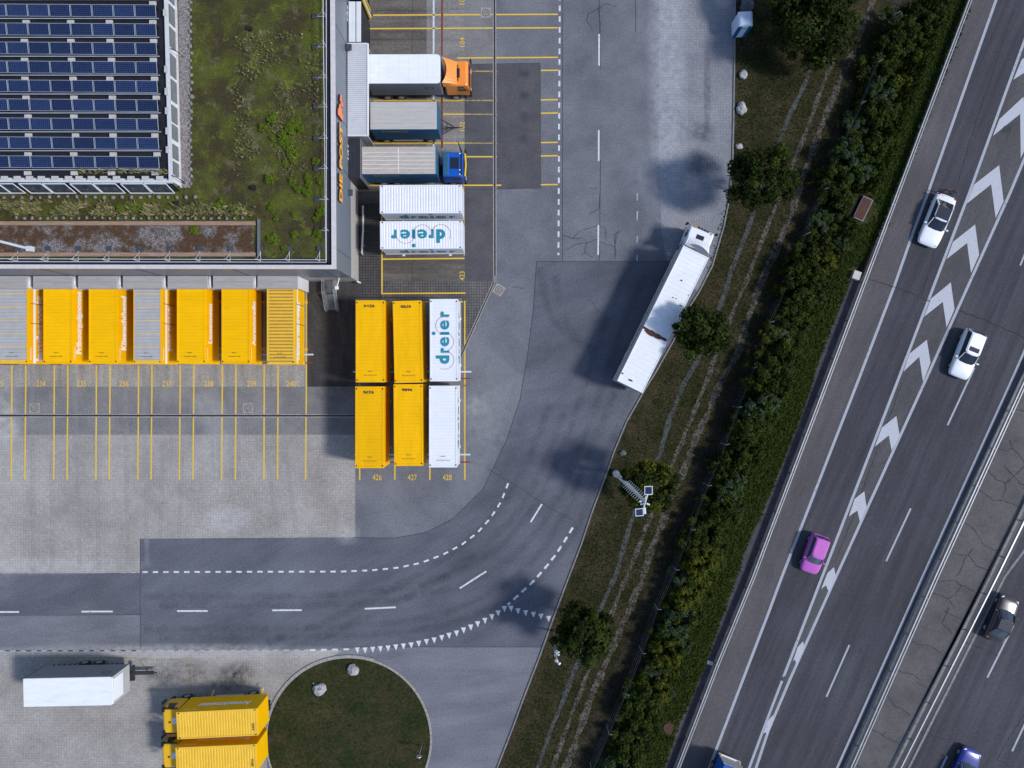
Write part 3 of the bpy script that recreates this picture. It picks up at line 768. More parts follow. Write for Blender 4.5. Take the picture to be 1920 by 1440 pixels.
dashes(wm, [(581, 1218.6), (656, 1217.2)], 10.5, 21, .17, zM)
tri = [(760, 555), (817, 555), (875, 550), (932, 545), (990, 540), (1048, 532), (1105, 525), (1163, 517), (1220, 505), (1278, 492), (1335, 480), (1392, 462), (1447, 445), (1503, 428), (1556, 405), (1610, 383), (1662, 358), (1716, 333), (1768, 305), (1815, 277), (1862, 245), (1912, 243)]
tri = [(480 + a / 4, 1080 + b / 4) for a, b in tri] + [(971, 1145.5), (985.3, 1149), (1000, 1152), (1014, 1155.5), (1028.3, 1159.5)]
for x, yy in tri:
    wm.sheet(WP([(x - 4.8, yy - 4.5), (x + 4.8, yy - 5.2), (x + .8, yy + 6.4)]), zM)
line(wm, (813.3, -60), (813, 101), .17, zM); line(wm, (813, 176), (813, 190), .15, zM); line(wm, (813, 262), (813, 278), .15, zM)
line(rd, (829.3, -60), (828.6, 104), .16, zM); line(rd, (828.5, 176), (828.8, 278), .16, zM)
for a, b in (((-60, 666.5), (588, 664.8)),): line(wm, a, b, .15, zM + .003)
line(rd, (-60, 683), (586, 680.5), .13, zM + .003)
line(wm, (662, 697), (884, 697), .15, zM + .003); line(rd, (664, 711), (883, 709.5), .13, zM + .003)
line(wm, (664, 852.5), (882, 852.3), .15, zM + .003); line(rd, (666, 867), (882, 866.5), .13, zM + .003)
wm.build('road_marking', M['mark'], kind='structure')
wf.build('road_marking_faded', M['mark_faint'], kind='structure')
rd.build('guide_line_red', M['mark_r'], kind='structure')
# motorway markings
hm = MB(); hc = MB()
zH = .062
hm.ribbon(WP(L_EDGE), .26, zH); hm.ribbon(WP(L_GR), .26, zH)
hm.ribbon(WP(L_GL[:-3] + [(1469, 1268)]), .26, zH); hm.ribbon(WP([(1466, 1276), (1440, 1343), (1404, 1440), (1330, 1640)]), .24, zH)
hm.ribbon(WP(off(L_NE, -1)), .24, zH)
for a, b in (((1990, 318), (1943, 424)), ((1952, 400), (1912, 498)), ((1826, 690), (1776, 797)), ((1707, 953), (1661, 1052)), ((1592, 1209), (1549, 1306)), ((1478, 1465), (1435, 1560))):
    if a[0] != 1990: line(hm, a, b, .17, zH)
for a, b in (((1899.5, 1172), (1850.5, 1270)), ((1775, 1417), (1728, 1515)), ((2010, 1170), (1965, 1265)), ((1945, 1305), (1897, 1408)), ((2040, 880), (1990, 985))): line(hm, a, b, .18, zH)
hm.build('lane_marking', M['mark_hw'], kind='structure')
CH = [((1963, 80), (1915, 112), (1899, 150), (1952, 116), (1978, 145), (1962, 178)), ((1918, 182), (1873, 224), (1861, 255), (1912, 214), (1929, 262), (1913, 297)),
      ((1872.5, 310), (1826, 346), (1812, 382), (1857.5, 346), (1881, 378), (1866, 409)), ((1827.5, 421), (1786, 454), (1774, 486), (1812.5, 456), (1835, 478), (1820, 512)),
      ((1782, 529.5), (1745, 560), (1732, 594), (1767, 566), (1789, 580), (1774, 614)), ((1737, 637), (1705, 663), (1693, 697), (1723, 669), (1744, 680), (1730, 716)),
      ((1680, 780), (1652.5, 802), (1640, 837), (1666, 816), (1686, 816), (1671, 845)), ((1620, 921), (1602, 935), (1591, 968), (1607, 957), (1624, 950), (1612, 980)),
      ((1563, 1063), (1551, 1074), (1539, 1104), (1548, 1097), (1567, 1082), (1554, 1111)), ((1505, 1202), (1495, 1213), (1486, 1240), (1489.5, 1236), (1508, 1213), (1494, 1246)),
      ((1449, 1340), (1440, 1350), (1431, 1375), (1435, 1372), (1451, 1349), (1438, 1380))]
for ap, lo, lb, inn, ro, rb in CH: hc.sheet(WP([ap, lo, lb, inn, rb, ro]), zH + .003)
hc.build('chevron_marking', M['mark_chev'], kind='structure')

# traffic island
ICX, ICY = W(654, 1386); IR = 153 * H / F
mb = MB(); mb.disc((ICX, ICY, .10), IR, 72); mb.build('island_lawn', G['island'], kind='structure')
mb = MB()
NS = 110
for k in range(NS):
    a0 = 2 * PI * k / NS; a1 = 2 * PI * (k + .96) / NS
    wdk = .28 if (R(70) < a0 < R(175)) else .17
    p = [(ICX + rr * math.cos(a), ICY + rr * math.sin(a)) for rr, a in ((IR - .02, a0), (IR + wdk, a0), (IR + wdk, a1), (IR - .02, a1))]
    mb.prism(p, 0, .12)
mb.build('island_kerb', M['kerb_l'], kind='structure')

# ------------------------------------------------------------------ warehouse
ZR = 8.7
bx, by = W(971 - 970 + 629.6, 503.7, ZR)
def wallpt(px, py, z): return W(px, py, z)
NE = W(624.6, -420, ZR); SE = W(629.6, 503.7, ZR); SW = W(-420, 502, ZR); NW = (SW[0], NE[1])
bld = thing('warehouse', 'flat grey-blue warehouse with planted roof and loading docks on two sides', 'warehouse', (SW[0], SW[1], 0))
def inset(poly, d):  # axis-ish rectangle NE,SE,SW,NW
    (ax, ay), (bx_, by_), (cx_, cy_), (dx_, dy_) = poly
    return [(ax - d, ay), (bx_ - d, by_ + d), (cx_, cy_ + d), (dx_, dy_)]
foot = [NE, SE, SW, NW]
mb = MB(); mb.prism(inset(foot, .04), 0, 3.2); mb.build('lower_wall', M['concrete'], bld, world=True)
mb = MB()
mb.prism(foot, 3.2, ZR - .5)
mb.prism([(NE[0], NE[1]), (SE[0], SE[1]), (SW[0], SW[1]), (SW[0], SW[1] + .28), (SE[0] - .30, SE[1] + .28), (NE[0] - .30, NE[1])], ZR - .499, ZR - .09)
mb.build('cladding', M['clad'], bld, world=True)
# cladding joints: slanting seen from above they are vertical joints
ex = lambda y_: SE[0] + (NE[0] - SE[0]) * (y_ - SE[1]) / (NE[1] - SE[1])
for py in (476, 318, 228, 70, -120):
    yy = (700 - py) * (H - 6) / F
    mb = MB(); mb.box(ex(yy) - .01, ex(yy) + .012, yy - .03, yy + .03, 3.25, ZR - .1); mb.build('wall_joint', M['clad_lines'], bld, world=True)
for xx in (-16.4, -24, -32, -40):
    mb = MB(); mb.box(xx - .03, xx + .03, SE[1] - .012, SE[1] + .01, 3.25, ZR - .1); mb.build('wall_joint', M['clad_lines'], bld, world=True)
mb = MB()
rim = [(NE[0] + .04, NE[1]), (SE[0] + .04, SE[1] - .04), (SW[0], SW[1] - .04), (SW[0], SW[1] + .30), (SE[0] - .34, SE[1] + .30), (NE[0] - .34, NE[1])]
mb.prism(rim, ZR - .085, ZR + .04); mb.build('parapet', M['coping'], bld, world=True)
ZD = 8.3
rv = MB()
# planted roof: gently uneven grid
x0, x1 = SW[0], SE[0] - .33; y0, y1 = SE[1] + .29, 34.0
nx, ny = int((x1 - x0) / .28), int((y1 - y0) / .28)
from mathutils import noise as mn
for j_ in range(ny + 1):
    for i_ in range(nx + 1):
        x = x0 + (x1 - x0) * i_ / nx; yv = y0 + (y1 - y0) * j_ / ny
        h = max(0, mn.noise(Vector((x * .9, yv * .9, 1.3)))) * .16 + mn.noise(Vector((x * 3, yv * 3, 0))) * .05
        rv.v.append((x, yv, ZR - .30 + h * .8 + .02))
for j_ in range(ny):
    for i_ in range(nx):
        a = j_ * (nx + 1) + i_
        rv.f.append((a, a + 1, a + nx + 2, a + nx + 1)); rv.mi.append(0)
rv.build('planted_roof', M['sedum'], bld, world=True, smooth=True)
ZP = ZR - .2
def rsheet(name, pts, z, m):
    mb = MB(); mb.sheet(WP(pts, z), z); return mb.build(name, m, bld, world=True)
rsheet('gravel_strip', [(337, -300), (352, -300), (356, 0), (357, 352), (340, 352), (334, 0)], ZP + .02, M['gravelbed'])
rsheet('gravel_bed', [(-400, 421), (476, 421), (476, 473), (-400, 473)], ZP + .03, M['redbed'])
rsheet('edge_membrane', [(607, -300), (621, -300), (623, 492), (612, 496)], ZP + .012, M['roofdark'])
rsheet('edge_membrane', [(-400, 484), (612, 484), (618, 497), (-400, 497)], ZP + .012, M['roofdark'])

# attic storey with clerestory windows
ZA = 10.2
att = thing('rooftop_storey', 'low set-back storey on the roof with slanted skylight windows', 'roof storey', (*W(200, 340, ZR), ZR - .3))
AE0 = W(311, 0, ZA); AE1 = W(320, 342, ZA); AW = W(-420, 338, ZA)
dxa = (AE1[0] - AE0[0]) / (AE1[1] - AE0[1])
AN = (AE1[0] + dxa * (40 - AE1[1]), 40)
fa = [AN, AE1, (AW[0], AW[1]), (AW[0], 40)]
mb = MB(); mb.prism([(AN[0] - .02, 40), (AE1[0] - .02, AE1[1] + .15), (AW[0], AW[1] + .15), (AW[0], 40)], ZR - .35, ZA - .35); mb.build('attic_wall', M['shelter_w'], att, world=True)
mb = MB(); mb.prism([(AN[0] - .3, 39.5), (AE1[0] - .3, AE1[1] + .4), (AW[0] + .1, AW[1] + .4), (AW[0] + .1, 39.5)], ZA - .36, ZA - .32); mb.build('roof_membrane', M['roofdark'], att, world=True)
mb = MB(); mb.prism([(AN[0] + .06, 40), (AE1[0] + .06, AE1[1] - .02), (AW[0], AW[1] - .02), (AW[0], AW[1] + .18), (AE1[0] - .16, AE1[1] + .18), (AN[0] - .16, 40)], ZA - .30, ZA); mb.build('roof_rim', M['steel_l'], att, world=True)
# east clerestory windows
xe = lambda y_: AE1[0] + dxa * (y_ - AE1[1])
k0 = (H - 9.2) / F
mb = MB()
for (a, b) in ((13, 48), (55, 92), (105, 146), (152, 192), (200, 232), (236, 264), (273, 300), (305, 330), (-40, 6)):
    ya, yb = (700 - a) * k0, (700 - b) * k0
    w_ = MB(); w_.add([(xe(ya) + .03, ya, 8.75), (xe(yb) + .03, yb, 8.75), (xe(yb) + .03, yb, 9.75), (xe(ya) + .03, ya, 9.75)], [(0, 1, 2, 3)])
    w_.add([(xe(ya) + .0, ya, 8.75), (xe(yb) + .0, yb, 8.75), (xe(yb) + .0, yb, 9.75), (xe(ya) + .0, ya, 9.75)], [(3, 2, 1, 0)])
    w_.build('window', M['win_e'], att, world=True)
mb = MB(); mb.prism([(xe(40) + .10, 40), (xe(AE1[1]) + .10, AE1[1]), (xe(AE1[1]) + .0, AE1[1]), (xe(40), 40)], 8.42, 8.62); mb.build('window_sill', M['coping'], att, world=True)
# slanted skylights on the south face
ytop, zt_ = AE1[1] - .04, ZA - .16
yb_, zb_ = W(0, 361.5, 8.55)[1], 8.55
xs_ = [(-60, -4), (-3, 24), (35, 76.5), (79.5, 121), (131, 171.5), (174, 216), (226, 267), (270, 311)]
mb = MB(); mb.add([(AW[0], ytop + .06, zt_), (AE1[0], ytop + .06, zt_), (AE1[0], yb_ + .12, zb_), (AW[0], yb_ + .12, zb_)], [(0, 3, 2, 1)]); mb.build('skylight_curb', M['roofdark'], att, world=True)
for a, b in xs_:
    xa, xb = W(a, 341, zt_)[0], W(b, 341, zt_)[0]
    g_ = MB(); g_.add([(xa, ytop, zt_), (xb, ytop, zt_), (xb, yb_, zb_), (xa, yb_, zb_)], [(0, 3, 2, 1)])
    wn = g_.build('skylight', M['skylight'], att, world=True)
    fr = MB(); t_ = .05
    L1 = Vector((0, yb_ - ytop, zb_ - zt_)).normalized(); nn = Vector((1, 0, 0)).cross(L1) * -1
    if nn.z < 0: nn = -nn
    for (p, q) in (((xa, ytop, zt_), (xb, ytop, zt_)), ((xa, yb_, zb_), (xb, yb_, zb_)), ((xa, ytop, zt_), (xa, yb_, zb_)), ((xb, ytop, zt_), (xb, yb_, zb_))):
        fr.tube([Vector(p) + nn * .02, Vector(q) + nn * .02], .05, 4)
    f_ = fr.build('skylight_frame', M['shelter_w'], None, origin=False)
    f_.parent = wn; f_.matrix_parent_inverse = Matrix.Identity(4)
    for v in f_.data.vertices:
        v.co = v.co - att.location
    # ---
for p_ in ((319, 91, 330, 100), (322, 329, 334, 338)):
    mb = MB(); a = W(p_[0], p_[1], ZA); b = W(p_[2] + 2, p_[3] + 2, 9.0)
    mb.tube([(a[0], a[1], ZA), (a[0] + .35, a[1] - .1, ZA - .1), (b[0] + .3, b[1], 9.3), (b[0] + .3, b[1] - .05, ZR - .1)], .045, 6); mb.build('downpipe', M['black'], att, world=True)

# solar rows
ORD = ['first', 'second', 'third', 'fourth', 'fifth', 'sixth', 'seventh', 'eighth', 'ninth', 'tenth', 'eleventh', 'twelfth', 'thirteenth', 'fourteenth', 'fifteenth', 'sixteenth', 'seventeenth', 'eighteenth', 'nineteenth', 'twentieth']
pm = MB(); PWd, PH = 1.68, .94
pm.box(-PWd / 2 + .035, PWd / 2 - .035, -PH / 2 + .03, PH / 2 - .03, .0, .035)
pv = pm
fm = MB()
fm.box(-PWd / 2, PWd / 2, -PH / 2, -PH / 2 + .04, 0, .03); fm.box(-PWd / 2, PWd / 2, PH / 2 - .04, PH / 2, 0, .03)
fm.box(-PWd / 2, -PWd / 2 + .045, -PH / 2, PH / 2, 0, .032); fm.box(PWd / 2 - .045, PWd / 2, -PH / 2, PH / 2, 0, .032)
pm_me = None
ZS = 10.25
for r_ in range(10):
    ytop_px = 10 + 35.5 * (r_ - 1) if r_ else -25.5
    xr = 293.5 + .75 * (r_ - 1)
    o_ = W(xr, ytop_px + 11, ZS)
    row = thing('solar_panel_row', ('%s row of blue solar panels from the top edge of the photo' % ORD[r_]) if r_ else 'uppermost solar panel row, only its lower rail showing at the photo edge', 'solar panels', (o_[0], o_[1], ZA - .3), group='rows of solar panels on the rooftop storey')
    for c_ in range(9):
        x_ = -(c_ + .5) * 1.742
        if pm_me is None:
            a = pv.build('panel', M['pv'], row); pm_me = a.data
            b = fm.build('panel_frame', M['pvframe'], a); fm_me = b.data
        else:
            a = bpy.data.objects.new('panel', pm_me); COL.objects.link(a); a.parent = row
            b = bpy.data.objects.new('panel_frame', fm_me); COL.objects.link(b); b.parent = a
        a.location = (x_, x_ * -.006, .38); a.rotation_euler = (R(10), 0, R(-.35))
    m_ = MB(); m_.box(-9 * 1.742, .12, -.575, -.515, .22, .28)
    m_.build('rail', M['pvframe'], row)
    m_ = MB(); m_.box(-9 * 1.742, .0, .30, .42, .0, .30); m_.build('rack', M['roofdark'], row)
    offs = [-.35, -3.9, -7.0 - (r_ < 3) * -.0, -10.8, -13.7] if r_ else [-.3]
    for q in offs:
        m_ = MB(); xx = q + random.uniform(-.12, .12); m_.box(xx - .27, xx + .27, -.98, -.66, 0.12, .24); m_.build('ballast_block', M['slabblock'], row)
# ballast slabs along the rims
for i_, px in enumerate((9, 33, 56, 78, 103.5, 129, 149, 172, 195, 219, 246, 273, 300)):
    c_ = W(px, 334, ZA); mb = MB(); mb.box(c_[0] - .28, c_[0] + .28, c_[1] - .15, c_[1] + .15, ZA + .01, ZA + .08)
    mb.build('concrete_block', M['slabblock'], label='pale concrete block, %s from the left on the south roof rim' % ORD[i_], cat='concrete block', group='concrete blocks on the rooftop rim')
for i_, py in enumerate((24, 130, 172, 208, 246, 281)):
    c_ = W(309.5 + .02 * py, py, ZA); mb = MB(); mb.box(c_[0] - .15, c_[0] + .12, c_[1] - .27, c_[1] + .27, ZA + .01, ZA + .08)
    mb.build('concrete_block', M['slabblock'], label='pale concrete block, %s from the top along the east roof rim' % ORD[i_], cat='concrete block', group='concrete blocks on the rooftop rim')

# roof railing
rail = thing('roof_railing', 'pale double-bar safety railing along the planted roof edge', 'railing', (*W(600, 490, ZR), ZP))
ZT, ZMd = ZR + 1.0, ZR + .45
ct = W(611, 487, ZT); cm = W(612, 491.5, ZMd)
mb = MB(); mb.tube([(W(-300, 484, ZT)[0], W(0, 484, ZT)[1], ZT), (ct[0], ct[1], ZT), (W(603.5, 0, ZT)[0], 39, ZT)], .035, 6); mb.build('top_bar', M['steel_l'], rail, world=True)
mb = MB(); mb.tube([(W(-300, 490, ZMd)[0], W(0, 490, ZMd)[1], ZMd), (cm[0], cm[1], ZMd), (W(611.5, 0, ZMd)[0], 39, ZMd)], .035, 6); mb.build('middle_bar', M['steel_l'], rail, world=True)
for px in (14.5, 72.5, 130.5, 189, 247, 305, 363, 421, 479, 534, 592, -43.5):
    x_ = W(px, 484, ZT)[0]; y_ = ct[1] + (484 - 487) * -.0
    yt = W(0, 485.5, ZT)[1]
    m_ = MB(); m_.tube([(x_, yt, ZP), (x_, yt, ZT)], .028, 6); m_.tube([(x_, yt, ZT - .25), (x_ - .0, yt + .75, ZP + .05)], .022, 5); m_.tube([(x_, yt, ZP + .05), (x_, yt + 1.0, ZP + .05)], .022, 5); m_.build('post', M['steel_l'], rail, world=True)
    m_ = MB(); m_.box(x_ - .22, x_ + .22, yt + .85, yt + 1.25, ZP, ZP + .1); m_.build('ballast_plate', M['block_d'], rail, world=True)
for py in (17.5, 76, 135, 190.5, 250.5, 308.5, 367.5, 427, -41):
    y_ = W(0, py, ZT)[1]; xt = W(603.8 + py * .012, 0, ZT)[0]
    m_ = MB(); m_.tube([(xt, y_, ZP), (xt, y_, ZT)], .028, 6); m_.tube([(xt, y_, ZT - .25), (xt - .75, y_, ZP + .05)], .022, 5); m_.tube([(xt, y_, ZP + .05), (xt - 1.0, y_, ZP + .05)], .022, 5); m_.build('post', M['steel_l'], rail, world=True)
    m_ = MB(); m_.box(xt - 1.15, xt - .75, y_ - .2, y_ + .2, ZP, ZP + .1); m_.build('ballast_plate', M['block_d'], rail, world=True)
# timber edged duct bars
for i_, (ya, lab) in enumerate(((417.5, 'weathered brown timber edging bar north of the gravel bed'), (476, 'weathered brown timber edging bar beside the roof railing'))):
    a = W(-420, ya, ZR); b = W(478, ya + 1, ZR)
    mb = MB(); mb.box(a[0], b[0], b[1] - .16, b[1] + .16, ZP, ZR + .02)
    o = mb.build('timber_edging', M['timber'], label=lab, cat='timber edging', group='timber edging bars on the roof', bevel=.01)
mb = MB(); a = W(484, 410, ZR); b = W(480, 479, ZR); mb.box(a[0] - .1, a[0] + .12, b[1], a[1], ZP, ZR - .05); mb.build('edging_return', M['steel_d'], label='grey metal strip closing the right end of the gravel bed', cat='edging')
# arm at left on the gravel bed
mb = MB(); p0 = W(-6, 451, ZR + .6); p1 = W(55, 466.5, ZR + .2)
mb.tube([(p0[0] - 1, p0[1] + .3, ZR + .6), (p0[0], p0[1], ZR + .6), (p1[0], p1[1], ZR + .2)], .12, 6); mb.obox((p1[0], p1[1], ZR + .1), (.42, .42, .5)); mb.build('vent_arm', M['steel_l'], label='pale steel pipe arm rising from the reddish gravel bed', cat='pipe')
# small dark plates in bed
for i_, px in enumerate((12, 70, 128, 188, 246, 303, 362, 419, 475)):
    pass
# roof drains
for i_, (px, py, lab) in enumerate(((468, 53, 'dark roof drain in the moss near the top of the photo'), (474.5, 351, 'dark roof drain in the moss level with the attic corner'), (332, 381, 'dark round hole in the yellow-green sedum below the skylights'))):
    a = W(px, py, ZP + .1); mb = MB(); mb.tube([(a[0], a[1], ZP), (a[0], a[1], ZP + .28)], [.24, .17], 12); mb.build('roof_drain', M['black'], label=lab, cat='roof drain', group='roof drains')
# edging stones
def blob(mb, c, r, seed, sq=.7, sub=2):
    bm = bmesh.new(); bmesh.ops.create_icosphere(bm, subdivisions=sub, radius=1)
    rr = random.Random(seed); ox = Vector((rr.uniform(0, 50), rr.uniform(0, 50), 0))
    sx, sy = rr.uniform(.8, 1.15), rr.uniform(.8, 1.15)
    b = []
    for v in bm.verts:
        d = 1 + .38 * mn.noise(v.co * 1.1 + ox) + .18 * mn.noise(v.co * 2.7 + ox)
        b.append((c[0] + v.co.x * r * d * sx, c[1] + v.co.y * r * d * sy, c[2] + v.co.z * r * d * sq))
    mb.add(b, [[v.index for v in f.verts] for f in bm.faces]); bm.free()
stones = []
for k in range(22): stones.append((6 + 17.1 * k, 369 + random.uniform(-1.5, 1.5), .19, 'in the row below the skylights'))
for k in range(30): stones.append((30 + 14.6 * k, 408.5 + random.uniform(-1, 1), .17, 'in the row beside the upper timber bar'))
for k in range(26): stones.append((357 + .015 * k + random.uniform(-1.5, 1.5), 4 + 13.6 * k, .19, 'in the column edging the roof gravel strip'))
for k, (px, py, r_, lab) in enumerate(stones):
    a = W(px, py, ZP + .1); mb = MB(); blob(mb, (a[0], a[1], ZP + .05), r_ * random.uniform(.8, 1.15), k, .6, 1)
    mb.build('edging_stone', M['stone'], smooth=True, label='grey cobble ' + lab, cat='stone', group='edging cobbles ' + lab)

# signs on the east wall
XW = SE[0]
sg = thing('wall_sign', 'amber channel-letter sign on the east facade', 'sign', (XW + .1, 14.6, 7.0))
mb = MB(); text(mb, 'DIE POST', (ex(14.4) + .10, 14.6, 7.15), (0, 1, 0), (0, 0, 1), width=6.6, height=.95, bold=.035, ext=.14)
mb.build('letter_case', M['sign_side'], sg, world=True)
mb = MB(); text(mb, 'DIE POST', (ex(14.4) + .20, 14.6, 7.15), (0, 1, 0), (0, 0, 1), width=6.6, height=.95, bold=.035, ext=.02)
mb.build('letter_face', M['amber'], sg, world=True)
em = thing('wall_emblem', 'orange angular emblem on the east facade above the amber letters', 'sign', (XW + .1, 21.6, 6.8))
def emb(x, d):
    m_ = MB(); P_ = [[(0, .1), (.55, .1), (.55, .55), (.9, .55), (1.25, 1.0), (.9, 1.4), (.55, 1.4), (.55, 1.75), (.0, 1.75)], [(1.15, .1), (1.5, .1), (1.5, .55), (2.0, .55), (2.0, 1.0), (1.75, 1.0), (1.55, 1.15), (1.35, 1.0), (1.5, .85), (1.15, .62)]]
    for q in P_:
        n = len(q)
        vs = [(x, 21.7 + a, 6.75 + b) for a, b in q] + [(x + d, 21.7 + a, 6.75 + b) for a, b in q]
        m_.add(vs, [list(range(n))[::-1], list(range(n, 2 * n))] + [(i, (i + 1) % n, n + (i + 1) % n, n + i) for i in range(n)])
    return m_
emb(ex(22) + .04, .16).build('emblem_case', M['sign_side'], em, world=True)
emb(ex(22) + .20, .03).build('emblem_face', M['sign_orange'], em, world=True)
for s_, py in (('104', 28.5), ('103', 115), ('102', 205), ('101', 288.5)):
    z_ = 4.0; yc = W(0, py, z_)[1]
    mb = MB(); text(mb, s_, (ex(yc) + .03, yc - .72, 3.62), (0, 1, 0), (0, 0, 1), width=1.45, height=.82, bold=.03, shear=.2)
    mb.build('dock_number', M['letter_w'], label='white number %s on the east facade above its dock' % s_, cat='number sign', group='dock numbers on the facade')
# docks, east side
def lamp(px, py, z, lab):
    a = W(px, py, z); t = thing('floodlight', lab, 'floodlight', (a[0], a[1], z), group='floodlights on the east facade')
    m_ = MB(); m_.box(a[0] - .27, a[0] + .27, a[1] - .27, a[1] + .27, z - .1, z + .1); m_.build('lamp_head', M['block_d'], t, world=True, bevel=.02)
    m_ = MB(); m_.tube([(a[0] - .25, a[1], z), (SE[0] - .02, a[1] + .12, z + .15)], .04, 6); m_.build('bracket', M['black'], t, world=True)
can = thing('loading_canopy', 'long pale corrugated canopy over the docks of the orange-cab truck', 'canopy', (*W(675, 168, 4.6), 0))
ca = W(657.5, 82.5, 4.6); cb = W(690, 253.5, 4.6)
mb = MB(); n_ = 46; ys = ca[1]; st_ = (ca[1] - cb[1]) / n_
for k in range(n_):
    mb.box(SE[0] + .0, cb[0] - .05, cb[1] + k * st_ + .02, cb[1] + k * st_ + st_ * .68, 4.55, 4.62)
mb.box(SE[0], cb[0] - .04, cb[1], ca[1], 4.5, 4.555); mb.build('corrugated_roof', M['corr'], can, world=True)
mb = MB(); mb.box(cb[0] - .06, cb[0] + .04, cb[1] - .05, ca[1] + .05, 4.40, 4.66); mb.box(SE[0], cb[0] - .06, cb[1] - .07, cb[1], 4.4, 4.66); mb.box(SE[0], cb[0] - .06, ca[1], ca[1] + .07, 4.4, 4.66); mb.build('canopy_edge', M['white'], can, world=True)
mb = MB(); mb.box(SE[0], cb[0] - .08, cb[1] + .02, cb[1] + .14, 1.2, 4.5); mb.box(SE[0], cb[0] - .08, ca[1] - .14, ca[1] - .02, 1.2, 4.5); mb.build('canopy_cheek', M['grey_side_l'], can, world=True)
lamp(653.5, 88.5, 5.0, 'dark square floodlight at the top corner of the corrugated canopy')
lamp(655.5, 361, 4.2, 'dark square floodlight near the bottom end of the amber sign')
def shelter(name, lab, x0p, x1p, y0p, y1p, z1, z0, m, cat='dock shelter', group=None, parts=None):
    a = W(x0p, y1p, z1); b = W(x1p, y0p, z1)
    t = thing(name, lab, cat, ((a[0] + b[0]) / 2, (a[1] + b[1]) / 2, 0), group=group)
    return t, a, b
t, a, b = shelter('dock_shelter', 'pale two-panel dock shelter roof above the corrugated canopy', 657.5, 676.5, 2.5, 78.5, 4.2, 0, None)
mb = MB(); mx = (a[0] + b[0]) / 2
mb.box(SE[0], mx - .04, a[1], b[1], 4.08, 4.2); mb.box(mx + .04, b[0], a[1], b[1], 4.08, 4.2); mb.build('roof_panel', M['shelter_w'], t, world=True, bevel=.02)
mb = MB(); mb.box(SE[0], b[0] - .03, a[1] + .05, b[1] - .05, .0, 4.07); mb.build('frame', M['canopy_d'], t, world=True)
t = thing('dock_shelter', 'white and yellow edged dock shelter cut by the top edge of the photo', 'dock shelter', (-14.6, 35, 0))
mb = MB(); mb.box(SE[0], -14.15, 33.9, 37.5, 0, 4.3); mb.build('shelter_body', M['canopy_d'], t, world=True)
mb = MB(); mb.box(-14.15, -14.02, 33.85, 34.0, 0, 4.35); mb.box(-14.15, -14.02, 34.6, 34.75, 0, 4.35); mb.build('bumper_strip', M['mark_y'], t, world=True)
mb = MB(); mb.box(-14.16, -13.98, 34.05, 34.2, 0, 4.3); mb.build('shelter_edge', M['white'], t, world=True)
t, a, b = shelter('dock_shelter', 'black dock shelter behind the blue truck', 657, 675, 260, 333, 4.2, 0, None)
mb = MB(); mb.box(SE[0], b[0], a[1], b[1], .0, 4.15); mb.build('shelter_body', M['canopy_d'], t, world=True, bevel=.03)
mb = MB(); mb.box(b[0], b[0] + .07, a[1] - .03, b[1] + .03, .3, 4.2); mb.build('shelter_edge', M['steel_d'], t, world=True)
# docks, south side
D = [(-90, -34), (-22, 50), (61.5, 135), (146, 219.5), (230, 304), (314, 389), (399, 474.5), (482.5, 558)]
for i_, (xa, xb) in enumerate(D):
    z1 = 4.3; a = W(xa, 540.5, z1); b = W(xb, 516, z1)
    lab = 'grey dock shelter above bay %d on the south wall' % (233 + i_) if i_ else 'grey dock shelter at the left photo edge on the south wall'
    if i_ == 7: lab = 'last grey dock shelter with white cheek beside the steel stairs'
    t = thing('dock_shelter', lab, 'dock shelter', ((a[0] + b[0]) / 2, SE[1] - .5, 0), group='dock shelters along the south wall')
    m_ = MB(); m_.box(a[0], b[0], a[1], SE[1], z1 - .12, z1); m_.box(a[0] - .0, b[0], a[1] - .05, a[1], z1 - .30, z1 - .02); m_.build('roof', M['shelter'], t, world=True, bevel=.03)
    m_ = MB(); m_.box(a[0] + .05, b[0] - .03, (a[1] + SE[1]) / 2 - .015, (a[1] + SE[1]) / 2 + .015, z1, z1 + .012); m_.build('seam', M['grey_side'], t, world=True)
    m_ = MB(); m_.box(b[0] - .12, b[0] - .005, a[1] + .02, SE[1], .9, z1 - .13); m_.box(a[0] + .005, a[0] + .12, a[1] + .02, SE[1], .9, z1 - .13); m_.build('cheek', M['shelter_w'] if i_ == 7 else M['steel_l'], t, world=True)
    m_ = MB(); m_.box(a[0] + .2, b[0] - .2, SE[1] - .1, SE[1] - .02, 1, z1 - .2); m_.build('dock_door', M['grey_side'], t, world=True)
for i_, px in enumerate((-28, 55.5, 140.5, 225, 309, 394, 478.5)):
    a = W(px, 538, 4.0); b = W(px, 519, 4.0)
    mb = MB(); mb.tube([(a[0], SE[1] - .02, 4.1), (a[0], a[1], 4.05), (a[0] + .0, a[1] - .02, .1)], .11, 8)
    mb.build('downpipe', M['steel_l'], smooth=True, label='pale metal downpipe between dock shelters, %s from the left' % ORD[i_], cat='downpipe', group='downpipes between the south dock shelters')
